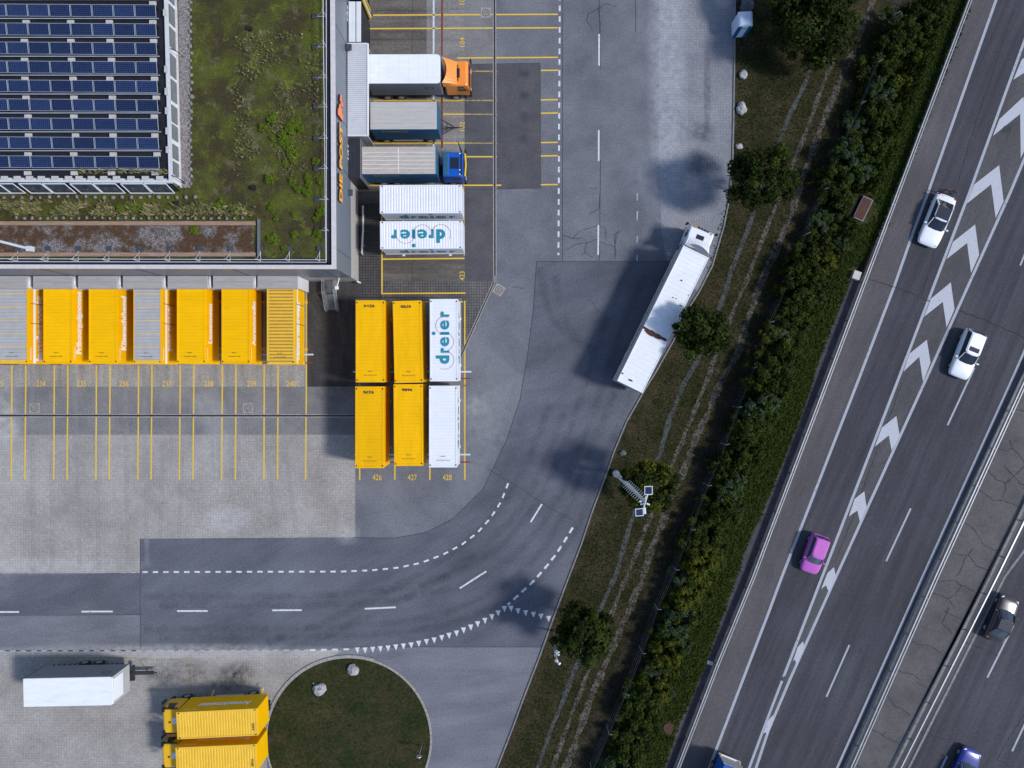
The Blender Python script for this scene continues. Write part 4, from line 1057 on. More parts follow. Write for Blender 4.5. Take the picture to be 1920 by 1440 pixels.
# stairs
sx0, sx1 = W(615, 583, 0)[0], W(634, 583, 0)[0] + .05
yt = W(0, 549, 1.15)[1]; yb2 = W(0, 583, 0)[1]
stt = thing('steel_stairs', 'galvanised steel stairs down from the corner door of the warehouse', 'stairs', ((sx0 + sx1) / 2, yb2, 0))
mb = MB()
for q in range(9): mb.box(sx0 + q * (sx1 - sx0) / 9 + .02, sx0 + (q + 1) * (sx1 - sx0) / 9 - .02, yt, SE[1], 1.12, 1.15)
mb.build('platform', M['steel_d'], stt, world=True)
for q in range(6):
    f_ = (q + 1) / 7; yy = yt + (yb2 - yt) * f_; z_ = 1.15 * (1 - f_)
    m_ = MB(); m_.box(sx0, sx1, yy - .12, yy + .10, z_ - .03, z_); m_.box(sx0, sx1, yy - .14, yy - .12, z_ - .03, z_ + .012); m_.build('tread', M['steel_d'], stt, world=True)
for x_ in (sx0 - .02, sx1 + .02):
    m_ = MB(); m_.tube([(x_, SE[1], 1.1), (x_, yt, 1.1), (x_, yb2, .02)], .04, 4); m_.build('stringer', M['steel'], stt, world=True)
    m_ = MB(); m_.tube([(x_, SE[1], 2.1), (x_, yt, 2.1), (x_, yb2, 1.0), (x_, yb2 - .08, .95), (x_, yb2, 0)], .03, 6); m_.tube([(x_, SE[1], 1.6), (x_, yt, 1.6), (x_, yb2, .5)], .025, 6)
    for yy, z_ in ((SE[1] - .1, 1.1), (yt, 1.1), ((yt + yb2) / 2, .55)): m_.tube([(x_, yy, z_), (x_, yy, z_ + 1)], .025, 6)
    m_.build('handrail', M['steel'], stt, world=True)
mb = MB(); a = W(633.5, 520, 3.0); b = W(634, 541, 2.2); mb.tube([(a[0] + .1, SE[1], 2.9), (b[0], b[1], 2.7)], .05, 6); mb.obox((b[0], b[1], 2.65), (.3, .3, .2)); mb.build('wall_lamp', M['white'], label='white lamp on a thin arm above the steel stairs', cat='wall lamp')
mb = MB(); a = W(673, 529, .8); mb.obox((a[0], a[1], .8), (.35, .14, .25), R(-25)); mb.build('corner_reflector', M['white'], label='small white box at the foot corner of the warehouse', cat='box')
br = thing('barrier_rail', 'long pale bent guard rail standing by the dark east wall', 'guard rail', (*W(681, 430), 0))
mb = MB(); a0 = W(680.5, 386, .9); a1 = W(677.5, 474, .9); mb.tube([(a0[0] - .1, a0[1], .1), (a0[0], a0[1], .9), (a0[0] + .02, (a0[1] + a1[1]) / 2, .9), (a1[0] + .05, a1[1], .9), (a1[0], a1[1] - .1, .1)], .09, 8); mb.build('rail', M['steel_l'], br, world=True, smooth=True)
for yy in (a0[1] - .8, a1[1] + .8, (a0[1] + a1[1]) / 2):
    m_ = MB(); m_.tube([(a0[0], yy, 0), (a0[0], yy, .88)], .05, 6); m_.build('post', M['steel'], br, world=True)

# ------------------------------------------------------------------ drains and manholes
def channel(lab, pts, w_=.34):
    t = thing('drain_channel', lab, 'drain', (*W(*pts[0]), 0), group='drain channels in the yard')
    m_ = MB(); m_.ribbon(WP(pts), w_, .0265); m_.build('channel_edge', M['kerb_l'], t, world=True)
    m_ = MB(); m_.ribbon(WP(pts), w_ * .42, .0305); m_.build('grate', M['roofdark'], t, world=True)
channel('long dark drain channel running down the east yard', [(927, -60), (928, 516)])
channel('slanting dark drain channel beside the lettered white container', [(925, 532), (864, 668)], .28)
channel('long dark drain channel crossing the numbered bays', [(-300, 779), (666, 779.5)])
mb = MB(); a = W(928, 523); mb.obox((a[0], a[1], .024), (.4, .65, .02)); mb.build('drain_box', M['kerb'], label='small grey drain box where the two channels meet', cat='drain box')
def manhole(px, py, rot, lab, sq=True, r_=.27, m1=None):
    a = W(px, py); z = .02 if px < 1400 else .064
    t = thing('manhole', lab, 'manhole cover', (a[0], a[1], 0), rot, group='manhole covers')
    if sq:
        m_ = MB(); m_.box(-.49, .49, -.49, .49, z, z + .012); m_.build('frame', M['kerb_l'], t)
        m_ = MB(); m_.ring((0, 0, z + .016), .485, .50, 4); 
    m_ = MB(); m_.ring((0, 0, z + .016), r_ + .03, r_ + .085, 28); m_.ring((0, 0, z + .016), r_ * .35, r_ * .45, 20)
    for k in range(8):
        an = k * PI / 4; m_.disc((r_ * .68 * math.cos(an), r_ * .68 * math.sin(an), z + .016), .035, 8)
    m_.build('cover_ring', G['seam'], t)
manhole(65, 765, 0, 'square concrete framed manhole at bay 234')
manhole(465, 765, 0, 'square concrete framed manhole at bay 239')
manhole(935.5, 543.5, R(-30), 'turned square manhole beside the channel corner')
manhole(911, 24, 0, 'faint manhole near the top of the east bays', True)
manhole(1887, 243, 0, 'round manhole in the chevron area of the motorway', False, .3)

# ------------------------------------------------------------------ vehicles
def wheel(parent, x, y, r, w_, side):
    m_ = MB(); m_.tube([(x, y - w_ / 2, r), (x, y + w_ / 2, r)], r, 20)
    t = m_.build('wheel', M['tyre'], parent, bevel=.02)
    m_ = MB(); yy = y + side * w_ / 2
    m_.tube([(x, yy - .02 * side, r), (x, yy + .012 * side, r)], r * .58, 14)
    m_.build('rim', M['rim'], t)

def corr_sheet(x0, x1, y0, y1, z, pitch, depth, axis='x', frac=.5, groove=False):
    """ribs run across; profile along axis"""
    m_ = MB(); a0, a1, b0, b1 = (x0, x1, y0, y1) if axis == 'x' else (y0, y1, x0, x1)
    n = max(1, int(round((a1 - a0) / pitch))); p = (a1 - a0) / n; prof = []
    for k in range(n):
        s_ = a0 + k * p
        prof += [(s_, z), (s_ + p * frac * .5, z), (s_ + p * (frac * .5 + .12), z + depth), (s_ + p * (1 - .12), z + depth)]
    prof.append((a1, z))
    vs = []
    for q, h in prof:
        vs += [(q, b0, h), (q, b1, h)] if axis == 'x' else [(b0, q, h), (b1, q, h)]
    m_.add(vs, [(2 * i, 2 * i + 2, 2 * i + 3, 2 * i + 1) if axis == 'x' else (2 * i, 2 * i + 1, 2 * i + 3, 2 * i + 2) for i in range(len(prof) - 1)])
    if groove:
        for i in range(0, len(m_.mi), 4): m_.mi[i] = 1
    return m_

def box_body(t, L, Wd, z0, z1, body, roof, pitch=.33, depth=.03, castings=True, frame=.12, side=None, frac=.4, groove=False):
    """swap body: shell, ribbed roof, corner castings. x along length."""
    m_ = MB(); m_.box(-L / 2, L / 2, -Wd / 2, Wd / 2, z0, z1 - .05); m_.build('body', side or body, t, bevel=.02)
    m_ = MB()
    for y_ in (-Wd / 2, Wd / 2 - frame): m_.box(-L / 2 - .005, L / 2 + .005, y_ - (.005 if y_ < 0 else -.005), y_ + frame, z1 - .10, z1 + .0)
    for x_ in (-L / 2, L / 2 - frame * 1.4): m_.box(x_ - (.006 if x_ < 0 else -.006), x_ + frame * 1.4, -Wd / 2 + frame - .001, Wd / 2 - frame + .001, z1 - .10, z1 + .0)
    m_.build('roof_frame', body, t)
    m_ = corr_sheet(-L / 2 + frame * 1.4, L / 2 - frame * 1.4, -Wd / 2 + frame, Wd / 2 - frame, z1 - .045, pitch, depth, 'x', frac, groove); m_.build('roof', [roof, M['groove']] if groove else roof, t)
    if castings:
        for x_ in (-1, 1):
            for y_ in (-1, 1):
                m_ = MB(); m_.box(x_ * (L / 2 - .2) - .07, x_ * (L / 2 - .2) + .07, y_ * (Wd / 2 - .10) - .05, y_ * (Wd / 2 - .10) + .05, z1, z1 + .012); m_.build('corner_casting', M['black'], t)
    m_ = MB()
    for y_ in (-Wd / 2 - .02, Wd / 2 - .06): m_.box(-L / 2, L / 2, y_, y_ + .08, z0 - .14, z0 + .04)
    m_.build('bottom_rail', body, t)

def legs(t, L, Wd, z0, m):
    for x_ in (-L * .30, L * .30):
        for y_ in (-Wd / 2 + .15, Wd / 2 - .15):
            m_ = MB(); m_.box(x_ - .05, x_ + .05, y_ - .05, y_ + .05, 0, z0); m_.box(x_ - .14, x_ + .14, y_ - .14, y_ + .14, 0, .03); m_.tube([(x_, y_, z0 * .45), (x_ + .55, y_, z0 - .05)], .03, 5); m_.build('leg', m, t)

def roofbox(name, lab, cat, pts, z1, rot_hint=None, group=None):
    """place from roof corner pixels p0 (rear-left) .. average centre; returns thing, L, W"""
    P = [Vector(W(x, y, z1)) for x, y in pts]
    c = sum(P, Vector((0, 0))) / 4
    ax = ((P[1] - P[0]) + (P[2] - P[3])) / 2
    L = ax.length; wd = ((P[3] - P[0]).length + (P[2] - P[1]).length) / 2
    t = thing(name, lab, cat, (c.x, c.y, 0), math.atan2(ax.y, ax.x), group)
    return t, L, wd
Z1 = 4.0
# row at the south docks: x axis points south->north?  use rear(south) -> front(north): text reads south->north on the east side (local -y)
def bay_box(xa, xb, ys, lab, body, roof, words, style, seed=0, group='swap bodies at the south docks'):
    t, L, wd = roofbox('cargo_container', lab, 'swap body', [(xa, ys), (xa, ys - 155), (xb, ys - 155), (xb, ys)], Z1, group=group)
    z0 = 1.25
    if style == 'ribbed': box_body(t, L, wd, z0, Z1, body, roof, .30, .05, side=M['yellow'], frac=.6, frame=.16, groove=True)
    elif style == 'slats':
        box_body(t, L, wd, z0, Z1, body, roof, .30, .05, frame=.07, frac=.5)
        m_ = MB()
        for k in range(1, 6): m_.box(-L / 2 + .35 + k * 1.19, -L / 2 + .40 + k * 1.19, -wd / 2 + .08, wd / 2 - .08, Z1 - .02, Z1 + .015)
        m_.build('roof_bar', M['yellow3'], t)
        m_ = MB(); m_.box(-L / 2 + .02, -L / 2 + .36, -wd / 2 + .03, wd / 2 - .03, Z1 - .03, Z1 + .012); m_.build('roof_end_panel', M['yellow3'], t)
    else: box_body(t, L, wd, z0, Z1, body, roof, .30, .015, frac=.3)
    yo = -wd / 2 - .012
    m_ = MB()
    if style in ('slats', 'ribbed'):
        s_ = MB(); s_.box(-L / 2 + .05, L / 2, yo - .004, yo, 2.92, 3.24) if style == 'slats' else s_.box(-L / 2 + .05, L / 2, yo - .004, yo, 3.08, 3.34)
        s_.build('white_stripe', M['letter_w'], t)
        s_ = MB()
        for x_ in (-.05, 1.75): s_.tube([(x_, yo - .02, 1.4), (x_, yo - .02, 3.6)], .025, 5)
        s_.build('door_bar', M['black'], t)
    if words:
        wl, zz0, hh, off_ = words[1], words[2], words[3], words[4]
        text(m_, words[0], (-L / 2 + off_, yo - .012, zz0), (1, 0, 0), (0, 0, 1), width=wl, height=hh, bold=.05, shear=0.0 if style != 'tag' else .2)
        m_.build('lettering', M['letter_w'], t)
    s_ = MB(); text(s_, 'POSTLOGISTICS', (-L / 2 + .35, yo - .010, 3.52), (1, 0, 0), (0, 0, 1), width=1.15, height=.13, bold=.03); s_.build('small_lettering', M['letter_w'], t)
    # rear bottom sill
    s_ = MB(); s_.box(-L / 2 - .02, -L / 2 + .24, -wd / 2 - .05, wd / 2 + .02, z0 - .3, z0 + .06); s_.build('rear_sill', body, t)
    s_ = MB(); text(s_, '%d CH' % (3100 + seed * 37), (-L / 2 + .95, wd * .13, Z1 + .012), (0, -1, 0), (1, 0, 0), width=.42, height=.08, bold=.03); text(s_, 'CH 43%d 7 SBB' % (210 + seed), (-L / 2 + .62, wd * .26, Z1 + .012), (0, -1, 0), (1, 0, 0), width=1.1, height=.07, bold=.03); s_.build('roof_code', M['letter_k'], t)
    legs(t, L, wd, z0, body)
    return t
bay_box(-2.5, 51.5, 682, 'swap body with grey slatted roof and white stripe, lettered landesweit', M['yellow2'], M['grey_side_l'], ('landesweit', 6.1, 2.02, .84, .25), 'slats', 0)
bay_box(81, 134.6, 682, 'plain yellow swap body lettered Fribourguignonne on its side', M['yellow'], M['yellow'], ('Fribourguignonne', 5.75, 2.40, 1.0, .9), 'plain', 1)
bay_box(166.3, 219.7, 682, 'plain yellow swap body lettered K\u00fcssnachthemd on its side', M['yellow'], M['yellow'], ('K\u00fcssnachthemd', 4.95, 2.48, .92, 1.25), 'plain', 2)
bay_box(250, 302, 682.5, 'swap body with grey slatted roof and white stripe, lettered partout', M['yellow2'], M['grey_side_l'], ('partout', 4.1, 1.95, .90, 1.2), 'slats', 3)
bay_box(331.6, 385, 682, 'plain yellow swap body lettered Lausanneau on its side', M['yellow'], M['yellow'], ('Lausanneau', 3.65, 2.62, .82, 1.85), 'plain', 4)
bay_box(415.3, 468, 682, 'plain yellow swap body lettered Aarautoradio on its side', M['yellow'], M['yellow'], ('Aarautoradio', 4.1, 2.60, .86, 1.65), 'plain', 5)
bay_box(500.3, 552.3, 683, 'golden swap body with deep-ribbed roof, last in the row by the stairs', M['yellow3'], M['yellow3'], ('Pakete unterwegs', 5.3, 2.40, .92, .45), 'ribbed', 6)

def dreier(m_, o, u, v, total, m_r):
    """teal word with a high dot, thin circles"""
    o = Vector(o); u = Vector(u).normalized(); v = Vector(v).normalized(); n = u.cross(v)
    s = total / 4.9
    def tt(ch, x, w_, h_): text(m_, ch, o + u * x * s, u, v, width=w_ * s, height=h_ * s, bold=.022 if ch == 'e' else .05)
    tt('d', 0, .78, 1.22); tt('r', 1.02, .46, .80); tt('e', 1.60, .86, .82); tt('\u0131', 2.66, .26, .80); tt('e', 3.12, .86, .82); tt('r', 4.30, .50, .80)
    c = o + u * 2.79 * s + v * 1.42 * s
    m_.add([c + (u * math.cos(a) + v * math.sin(a)) * .17 * s for a in [k * PI / 8 for k in range(16)]], [list(range(16))])
    for (cx_, cy_, rr, a0, a1) in ((.36, .42, .82, 150, 345), (2.02, .41, .80, 200, 395), (3.5, .42, .80, -20, 205)):
        p0 = o + u * cx_ * s + v * cy_ * s; K = 26; vs = []
        for k in range(K + 1):
            a = R(a0 + (a1 - a0) * k / K); d = u * math.cos(a) + v * math.sin(a)
            vs += [p0 + d * rr * s, p0 + d * (rr * s + .03)]
        m_r.add(vs, [(2 * k, 2 * k + 1, 2 * k + 3, 2 * k + 2) for k in range(K)])

def container(lab, pts, body, z1=4.0, num=None, word=None, side_words=None, rib=.30, depth=.02, group='containers parked in the middle block', legm=None, frac=.3, z0=1.25):
    t, L, wd = roofbox('container', lab, 'container', pts, z1, group=group)
    box_body(t, L, wd, z0, z1, body, body, rib, depth, frac=frac)
    legs(t, L, wd, z0, legm or body)
    if num:
        s_ = MB(); text(s_, num, (L / 2 - .38, -wd * .16 + .0, z1 + .014), (0, 1, 0), (-1, 0, 0), width=.95, height=.26, bold=.03); s_.build('roof_number', M['letter_k'], t)
    if num or word is None:
        s_ = MB(); text(s_, 'WLCU', (-L / 2 + .95, .2, z1 + .012), (0, -1, 0), (1, 0, 0), width=.4, height=.08, bold=.03); text(s_, 'WL 42 33 12-6', (-L / 2 + .60, .6, z1 + .012), (0, -1, 0), (1, 0, 0), width=1.2, height=.07, bold=.03); s_.build('roof_code', M['letter_k'], t)
    return t, L, wd
container('yellow container at the north-west of the six-container block', [(667, 717), (667, 563.3), (721, 563), (721, 716.5)], M['yellow2'], num='9214')
container('slightly turned yellow container in the middle of the upper block row', [(740, 718), (736.2, 564.5), (789, 563.5), (792.5, 717)], M['yellow2'], num='9790')
t, L, wd = container('white container with a large upright teal word on its roof', [(806, 715), (806, 560.8), (857.8, 560.8), (858.6, 714.5)], M['white'], word=True)
s_ = MB(); q_ = MB(); dreier(s_, (-L / 2 + 1.55, -wd * .20, Z1 + .006), (1, 0, 0), (0, 1, 0), 4.85, q_); s_.build('roof_lettering', M['teal'], t); q_.build('thin_ring', M['redline'], t)
s_ = MB(); q_ = MB(); dreier(s_, (-L / 2 + 1.55, -wd / 2 - .012, 2.0), (1, 0, 0), (0, 0, 1), 4.85, q_); s_.build('side_lettering', M['teal'], t)
container('yellow container at the south-west of the six-container block, over bay 426', [(666, 877.5), (666.3, 724.8), (719.3, 724.8), (719.3, 877.8)], M['yellow2'], num='9270')
container('yellow container over bay 427 in the lower block row', [(739, 873.5), (738, 720.6), (791.5, 720.2), (793, 873.5)], M['yellow2'], num='9686')
t, L, wd = container('plain white container over bay 428 without roof lettering', [(804.5, 876.3), (804.5, 723.3), (857, 723.5), (857, 876.3)], M['white'])
s_ = MB(); q_ = MB(); dreier(s_, (-L / 2 + 1.55, -wd / 2 - .012, 2.0), (1, 0, 0), (0, 0, 1), 4.85, q_); s_.build('side_lettering', M['teal'], t)
t, L, wd = container('white container with deep ribs parked next to the blue truck', [(712.3, 400), (712.3, 346.3), (866, 346.3), (866.3, 400)][0:1] + [(866.3, 399.5), (866, 346.5), (712.3, 347)], M['white'], rib=.245, depth=.045, frac=.5, word=True, group='containers by the east docks')
s_ = MB(); q_ = MB(); dreier(s_, (-L / 2 + 1.5, -wd / 2 - .012, 2.0), (1, 0, 0), (0, 0, 1), 5.3, q_); s_.build('side_lettering', M['teal'], t)
t, L, wd = container('white container whose teal roof word reads upside down', [(713.3, 467), (867.4, 465.8), (866.8, 413.8), (712.3, 415)], M['white'], rib=.245, depth=.03, frac=.5, word=True, group='containers by the east docks')
s_ = MB(); q_ = MB(); dreier(s_, (L / 2 - 1.55, wd * .20, Z1 + .006), (-1, 0, 0), (0, -1, 0), 5.0, q_); s_.build('roof_lettering', M['teal'], t); q_.build('thin_ring', M['redline'], t)
s_ = MB(); q_ = MB(); dreier(s_, (-L / 2 + 1.5, -wd / 2 - .012, 2.0), (1, 0, 0), (0, 0, 1), 5.3, q_); s_.build('side_lettering', M['teal'], t)

def cab(t, xf, L, Wd, z0, z1, m, hatch=None, visor=None, deflector=False, mirror=True, hatch_m=None, taper=.1):
    hw = Wd / 2
    prof = [(xf - L, z0), (xf - .05, z0), (xf, z0 + .35), (xf - .03, z0 + .95), (xf - .17, z1 - .20), (xf - .34, z1), (xf - L, z1)]
    m_ = MB(); n = len(prof)
    def hwz(z): return hw - taper * max(0, (z - z0 - .9)) / max(.1, z1 - z0 - .9)
    vs = [(x, -hwz(z), z) for x, z in prof] + [(x, hwz(z), z) for x, z in prof]
    m_.add(vs, [list(range(n)), list(range(n, 2 * n))[::-1]] + [(i, n + i, n + (i + 1) % n, (i + 1) % n) for i in range(n)])
    m_.build('cab', m, t, bevel=.10, seg=3)
    za, zb = z0 + 1.0, z1 - .28
    fx = lambda z: xf - .03 - .14 * (z - z0 - .95) / (z1 - .20 - z0 - .95) + .015
    g = MB(); a, b = hw * .88, hw * .84
    g.add([(fx(za), -a, za), (fx(za), a, za), (fx(zb), b, zb), (fx(zb), -b, zb)], [(0, 1, 2, 3)]); g.build('windscreen', M['glass'], t)
    for s_ in (-1, 1):
        g = MB(); yy = lambda z: s_ * (hwz(z) + .006)
        g.add([(xf - .35, yy(za), za), (xf - 1.15, yy(za), za), (xf - 1.15, yy(zb), zb), (xf - .6, yy(zb), zb)], [(0, 1, 2, 3)] if s_ > 0 else [(3, 2, 1, 0)]); g.build('side_window', M['glass'], t)
        g = MB(); g.tube([(xf - .12, s_ * (hw + .0), z1 - .5), (xf + .02, s_ * (hw + .22), z1 - .45)], .03, 5); g.obox((xf + .02, s_ * (hw + .22), z1 - .85), (.12, .20, .75)); g.build('mirror', M['black'], t)
        g = MB(); g.box(xf - .08, xf + .02, s_ * hw * .72 - .2, s_ * hw * .72 + .2, z0 + .12, z0 + .32); g.build('headlight', M['lamp_w'], t)
    g = MB(); g.box(xf - .3, xf + .05, -hw - .0, hw + .0, z0 - .45, z0 + .06); g.build('bumper', M['black'], t, bevel=.05)
    if visor:
        g = MB(); g.tube([(xf - .02, -hw * .85, z1 - .28), (xf + .06, 0, z1 - .25), (xf - .02, hw * .85, z1 - .28)], .085, 6); g.build('sun_visor', visor, t)
    if hatch:
        g = MB(); g.box(hatch[0] - hatch[2] / 2, hatch[0] + hatch[2] / 2, hatch[1] - hatch[3] / 2, hatch[1] + hatch[3] / 2, z1, z1 + .035); g.build('roof_hatch', hatch_m or M['glass'], t, bevel=.01)
    if deflector:
        zd = z1 + deflector; xr = xf - L; K = 8
        g = MB(); vs = []
        for k in range(K + 1):
            a = -1 + 2 * k / K; yy = a * (hw - .06)
            back = xr - .18 + .42 * (1 - a * a)
            vs += [(xf - 1.15, yy * .86, z1 - .02), (back, yy, zd), (back + .05, yy, z1 - .3)]
        fs = []
        for k in range(K): a = 3 * k; fs += [(a, a + 1, a + 4, a + 3), (a + 1, a + 2, a + 5, a + 4)]
        fs += [(0, 2, 1), (3 * K, 3 * K + 1, 3 * K + 2)]
        g.add(vs, fs); g.build('air_deflector', m, t)

def truck_under(t, xr, xf, axles, Wd, r=.5, tank=True):
    g = MB(); g.box(xr, xf, -.45, .45, .55, .95); g.build('chassis', M['dark'], t)
    for x_ in axles:
        for s_ in (-1, 1): wheel(t, x_, s_ * (Wd / 2 - .2), r, .32, s_)
    if tank:
        g = MB(); g.box(xr + 1.9 + 2, xr + 5.2, -Wd / 2 + .08, -Wd / 2 + .55, .45, .95); g.build('side_guard', M['dark'], t, bevel=.04)

# orange-cab truck
t, L, wd = roofbox('box_truck', 'orange-cab truck with long white box backed onto the canopy docks', 'truck', [(689, 156), (825.5, 155.8), (825, 101.5), (689, 102)], Z1)
m_ = MB(); m_.box(-L / 2 - .1, L / 2, -wd / 2, wd / 2, 1.2, Z1 - .06); m_.build('cargo_box', M['grey_side'], t, bevel=.04)  # box walls coloured dark grey, with their shade put into the colour
m_ = MB(); pts = [(-L / 2 - .1, -wd / 2 - .01), (L / 2 - .28, -wd / 2 - .01), (L / 2 - .08, -wd / 2 + .08), (L / 2 + .01, -wd / 2 + .28), (L / 2 + .01, wd / 2 - .28), (L / 2 - .08, wd / 2 - .08), (L / 2 - .28, wd / 2 + .01), (-L / 2 - .1, wd / 2 + .01)]
m_.prism(pts, Z1 - .12, Z1); m_.build('roof', M['white_tarp'], t, bevel=.03)
m_ = MB()
for x_ in (-2.2, -1.3, -.4, .5, 1.4, 2.2): m_.box(x_ - .02, x_ + .02, -wd / 2 + .15, wd / 2 - .15, Z1, Z1 + .012)
m_.build('roof_bow', M['white'], t)
m_ = MB(); m_.ring((0, 0, 0), .22, .27); 
for v_i in range(len(m_.v)): a_, b_, c_ = m_.v[v_i]; m_.v[v_i] = (L / 2 - 1.1 + a_ * 1.6, -wd / 2 - .012, 2.9 + b_)
m_.build('side_emblem', M['black'], t)
truck_under(t, -L / 2, L / 2 + 2.4, (-L / 2 + 1.2, -L / 2 + 2.5, L / 2 + 1.15), wd)
cab(t, L / 2 + 2.62, 2.3, 2.45, .95, 3.05, M['orange'], hatch=(L / 2 + 1.55, .0, .28, .85), deflector=.75)
m_ = MB(); m_.box(L / 2 + 1.5, L / 2 + 1.56, -1.0 + .25, 1.0 - .25, 3.05, 3.11); m_.build('roof_bar', M['black'], t)
# blue drawbar trailer
t, L, wd = roofbox('drawbar_trailer', 'blue tarpaulin drawbar trailer with clean grey roof between the two trucks', 'trailer', [(693.5, 242.6), (821.5, 242.3), (821, 190.3), (694, 190.7)], 3.9)
def tarp_body(t, L, wd, z0, z1, roofm, sidem, word):
    m_ = MB(); m_.box(-L / 2, L / 2, -wd / 2, wd / 2, z0, z1 - .04); m_.build('tarpaulin_side', sidem, t, bevel=.03)
    m_ = MB(); m_.box(-L / 2 + .01, L / 2 - .12, -wd / 2 + .01, wd / 2 - .01, z1 - .05, z1); m_.build('roof', roofm, t, bevel=.03)
    m_ = MB()
    for y_ in (-.72, -.36, 0, .36, .72): m_.tube([(-L / 2 + .1, y_, z1 - .005), (L / 2 - .2, y_, z1 - .005)], .02, 4)
    m_.box(-.1, -.06, -wd / 2 + .1, wd / 2 - .1, z1, z1 + .01); m_.build('roof_seam', M['letter_w'] if roofm is M['tarp_brown'] else M['tarp_grey'], t)
    m_ = MB(); text(m_, word, (-L / 2 + .95, -wd / 2 - .012, z1 - .78), (1, 0, 0), (0, 0, 1), width=2.5, height=.42, bold=.03); m_.build('side_lettering', M['letter_g'], t)
    m_ = MB(); m_.box(-L / 2 + .9, L / 2 - .6, -wd / 2 - .008, -wd / 2 - .004, z1 - 1.5, z1 - 1.15); m_.build('side_band', M['blue_tarp'], t)
tarp_body(t, L, wd, 1.05, 3.9, M['tarp_grey'], M['blue_tarp'], 'STRECK')
for x_ in (-L / 2 + .9, L / 2 - 1.1):
    for s_ in (-1, 1): wheel(t, x_, s_ * (wd / 2 - .2), .48, .3, s_)
m_ = MB(); m_.box(-L / 2, L / 2, -.4, .4, .6, 1.0); m_.build('chassis', M['dark'], t)
m_ = MB(); m_.box(-1.5, 1.3, -wd / 2 + .02, -wd / 2 + .08, .55, .8); m_.build('side_guard', M['grey_side_l'], t)
m_ = MB(); m_.tube([(L / 2 - .1, .75, .8), (L / 2 + 1.1, .1, .75)], .05, 6); m_.tube([(L / 2 - .1, -.75, .8), (L / 2 + 1.1, -.1, .75)], .05, 6); m_.tube([(L / 2 + .5, .42, .78), (L / 2 + .5, -.42, .78)], .04, 6); m_.tube([(L / 2 + .4, 0, .75), (L / 2 + 1.6, 0, .72)], .07, 6); m_.tube([(L / 2 + 1.6, 0, .72), (L / 2 + 2.0, 0, .72)], .04, 6); m_.build('drawbar', M['dark'], t)
# blue truck
t, L, wd = roofbox('tarpaulin_truck', 'bright blue cab truck with dusty brown roof parked by the black dock shelter', 'truck', [(677.5, 326.3), (818.8, 326.3), (818.8, 274.3), (678.5, 275)], Z1)
tarp_body(t, L, wd, 1.1, Z1, M['tarp_brown'], M['blue_tarp'], 'STRECK')
truck_under(t, -L / 2, L / 2 + 2.2, (-L / 2 + 1.4, -L / 2 + 2.6, L / 2 + 1.2), wd)
cab(t, L / 2 + 2.45, 2.05, 2.45, .9, 2.75, M['blue_cab'], hatch=(L / 2 + 1.50, .10, .80, 1.05), visor=M['mark_y'])
m_ = MB(); m_.box(L / 2 + .42, L / 2 + .95, -1.0, 1.0, 2.62, 2.80); m_.build('roof_step', M['blue_tarp'], t, bevel=.05)
m_ = MB(); m_.box(L / 2 + 2.05, L / 2 + 2.2, -1.0, 1.0, 2.73, 2.775); m_.build('roof_trim', M['black'], t)
for q in (-.95, -.55, .95):
    m_ = MB(); m_.tube([(L / 2 + 1.9, q, 2.75), (L / 2 + 2.0, q, 2.86)], .06, 8); m_.build('roof_lamp', M['lamp_w'], t)
m_ = MB(); m_.tube([(L / 2 + 2.1, 1.25, 2.2), (L / 2 + 1.75, 2.35, 2.0)], [.09, .03], 5); m_.build('mirror_arm', M['black'], t)
# white articulated lorry
t, L, wd = roofbox('articulated_lorry', 'long white articulated lorry with rust patches on its roof', 'lorry', [(1204.5, 737), (1329, 484), (1282, 460), (1157.5, 713.5)], Z1)
box_body(t, L, wd, 1.15, Z1, M['white_roof'], M['white_roof'], .43, .02, castings=False, frac=.2, frame=.09, side=M['grey_side_l'])
def patchx(px, py):
    a = Vector((*W(px, py, Z1), 0)) - Vector((t.location.x, t.location.y, 0)); an = -t.rotation_euler[2]
    return (a.x * math.cos(an) - a.y * math.sin(an), a.x * math.sin(an) + a.y * math.cos(an))
rp = MB()
def rpoly(cx_, cy_, a_, b_, seed, k=14):
    r = random.Random(seed); x_, y_ = patchx(cx_, cy_)
    rp.add([(x_ + a_ * math.cos(2 * PI * q / k) * r.uniform(.75, 1.2), y_ + b_ * math.sin(2 * PI * q / k) * r.uniform(.75, 1.2), Z1 + .012 + .0006 * (seed % 5)) for q in range(k)], [list(range(k))])
for q in [(1211, 616, .12, .5, 1), (1220, 624, .24, .62, 2), (1232, 630, .22, .5, 3), (1243, 635, .14, .42, 4), (1278, 526, .08, .09, 5), (1262, 558, .05, .08, 6), (1268, 560, .05, .06, 7), (1276, 573, .05, .12, 8), (1182, 713, .08, .22, 9), (1167, 700, .06, .12, 10), (1264, 609, .05, .08, 11), (1221, 597, .04, .07, 12), (1291, 553, .05, .05, 13)]: rpoly(*q)
rp.build('rust_patch', M['rust'], t)
for x_ in (-L / 2 + 1.4, -L / 2 + 2.7, -L / 2 + 4.0, L / 2 - 1.0, L / 2 + 1.6):
    for s_ in (-1, 1): wheel(t, x_, s_ * (wd / 2 - .2), .5, .34, s_)
m_ = MB(); m_.box(-L / 2, L / 2 + 2.2, -.45, .45, .6, 1.1); m_.box(-L / 2 + 5, L / 2 - 3.2, wd / 2 - .5, wd / 2 - .1, .5, 1.0); m_.build('chassis', M['dark'], t)
m_ = MB()
r9 = random.Random(9)
for q in range(26):
    x_ = -L / 2 + 3.2 + q * .33; m_.box(x_, x_ + r9.uniform(.1, .26), wd / 2 + .008, wd / 2 + .014, 1.5 + r9.uniform(0, .3), 2.0 + r9.uniform(0, .5))
m_.build('side_graffiti', M['grey_side'], t)
s0 = t
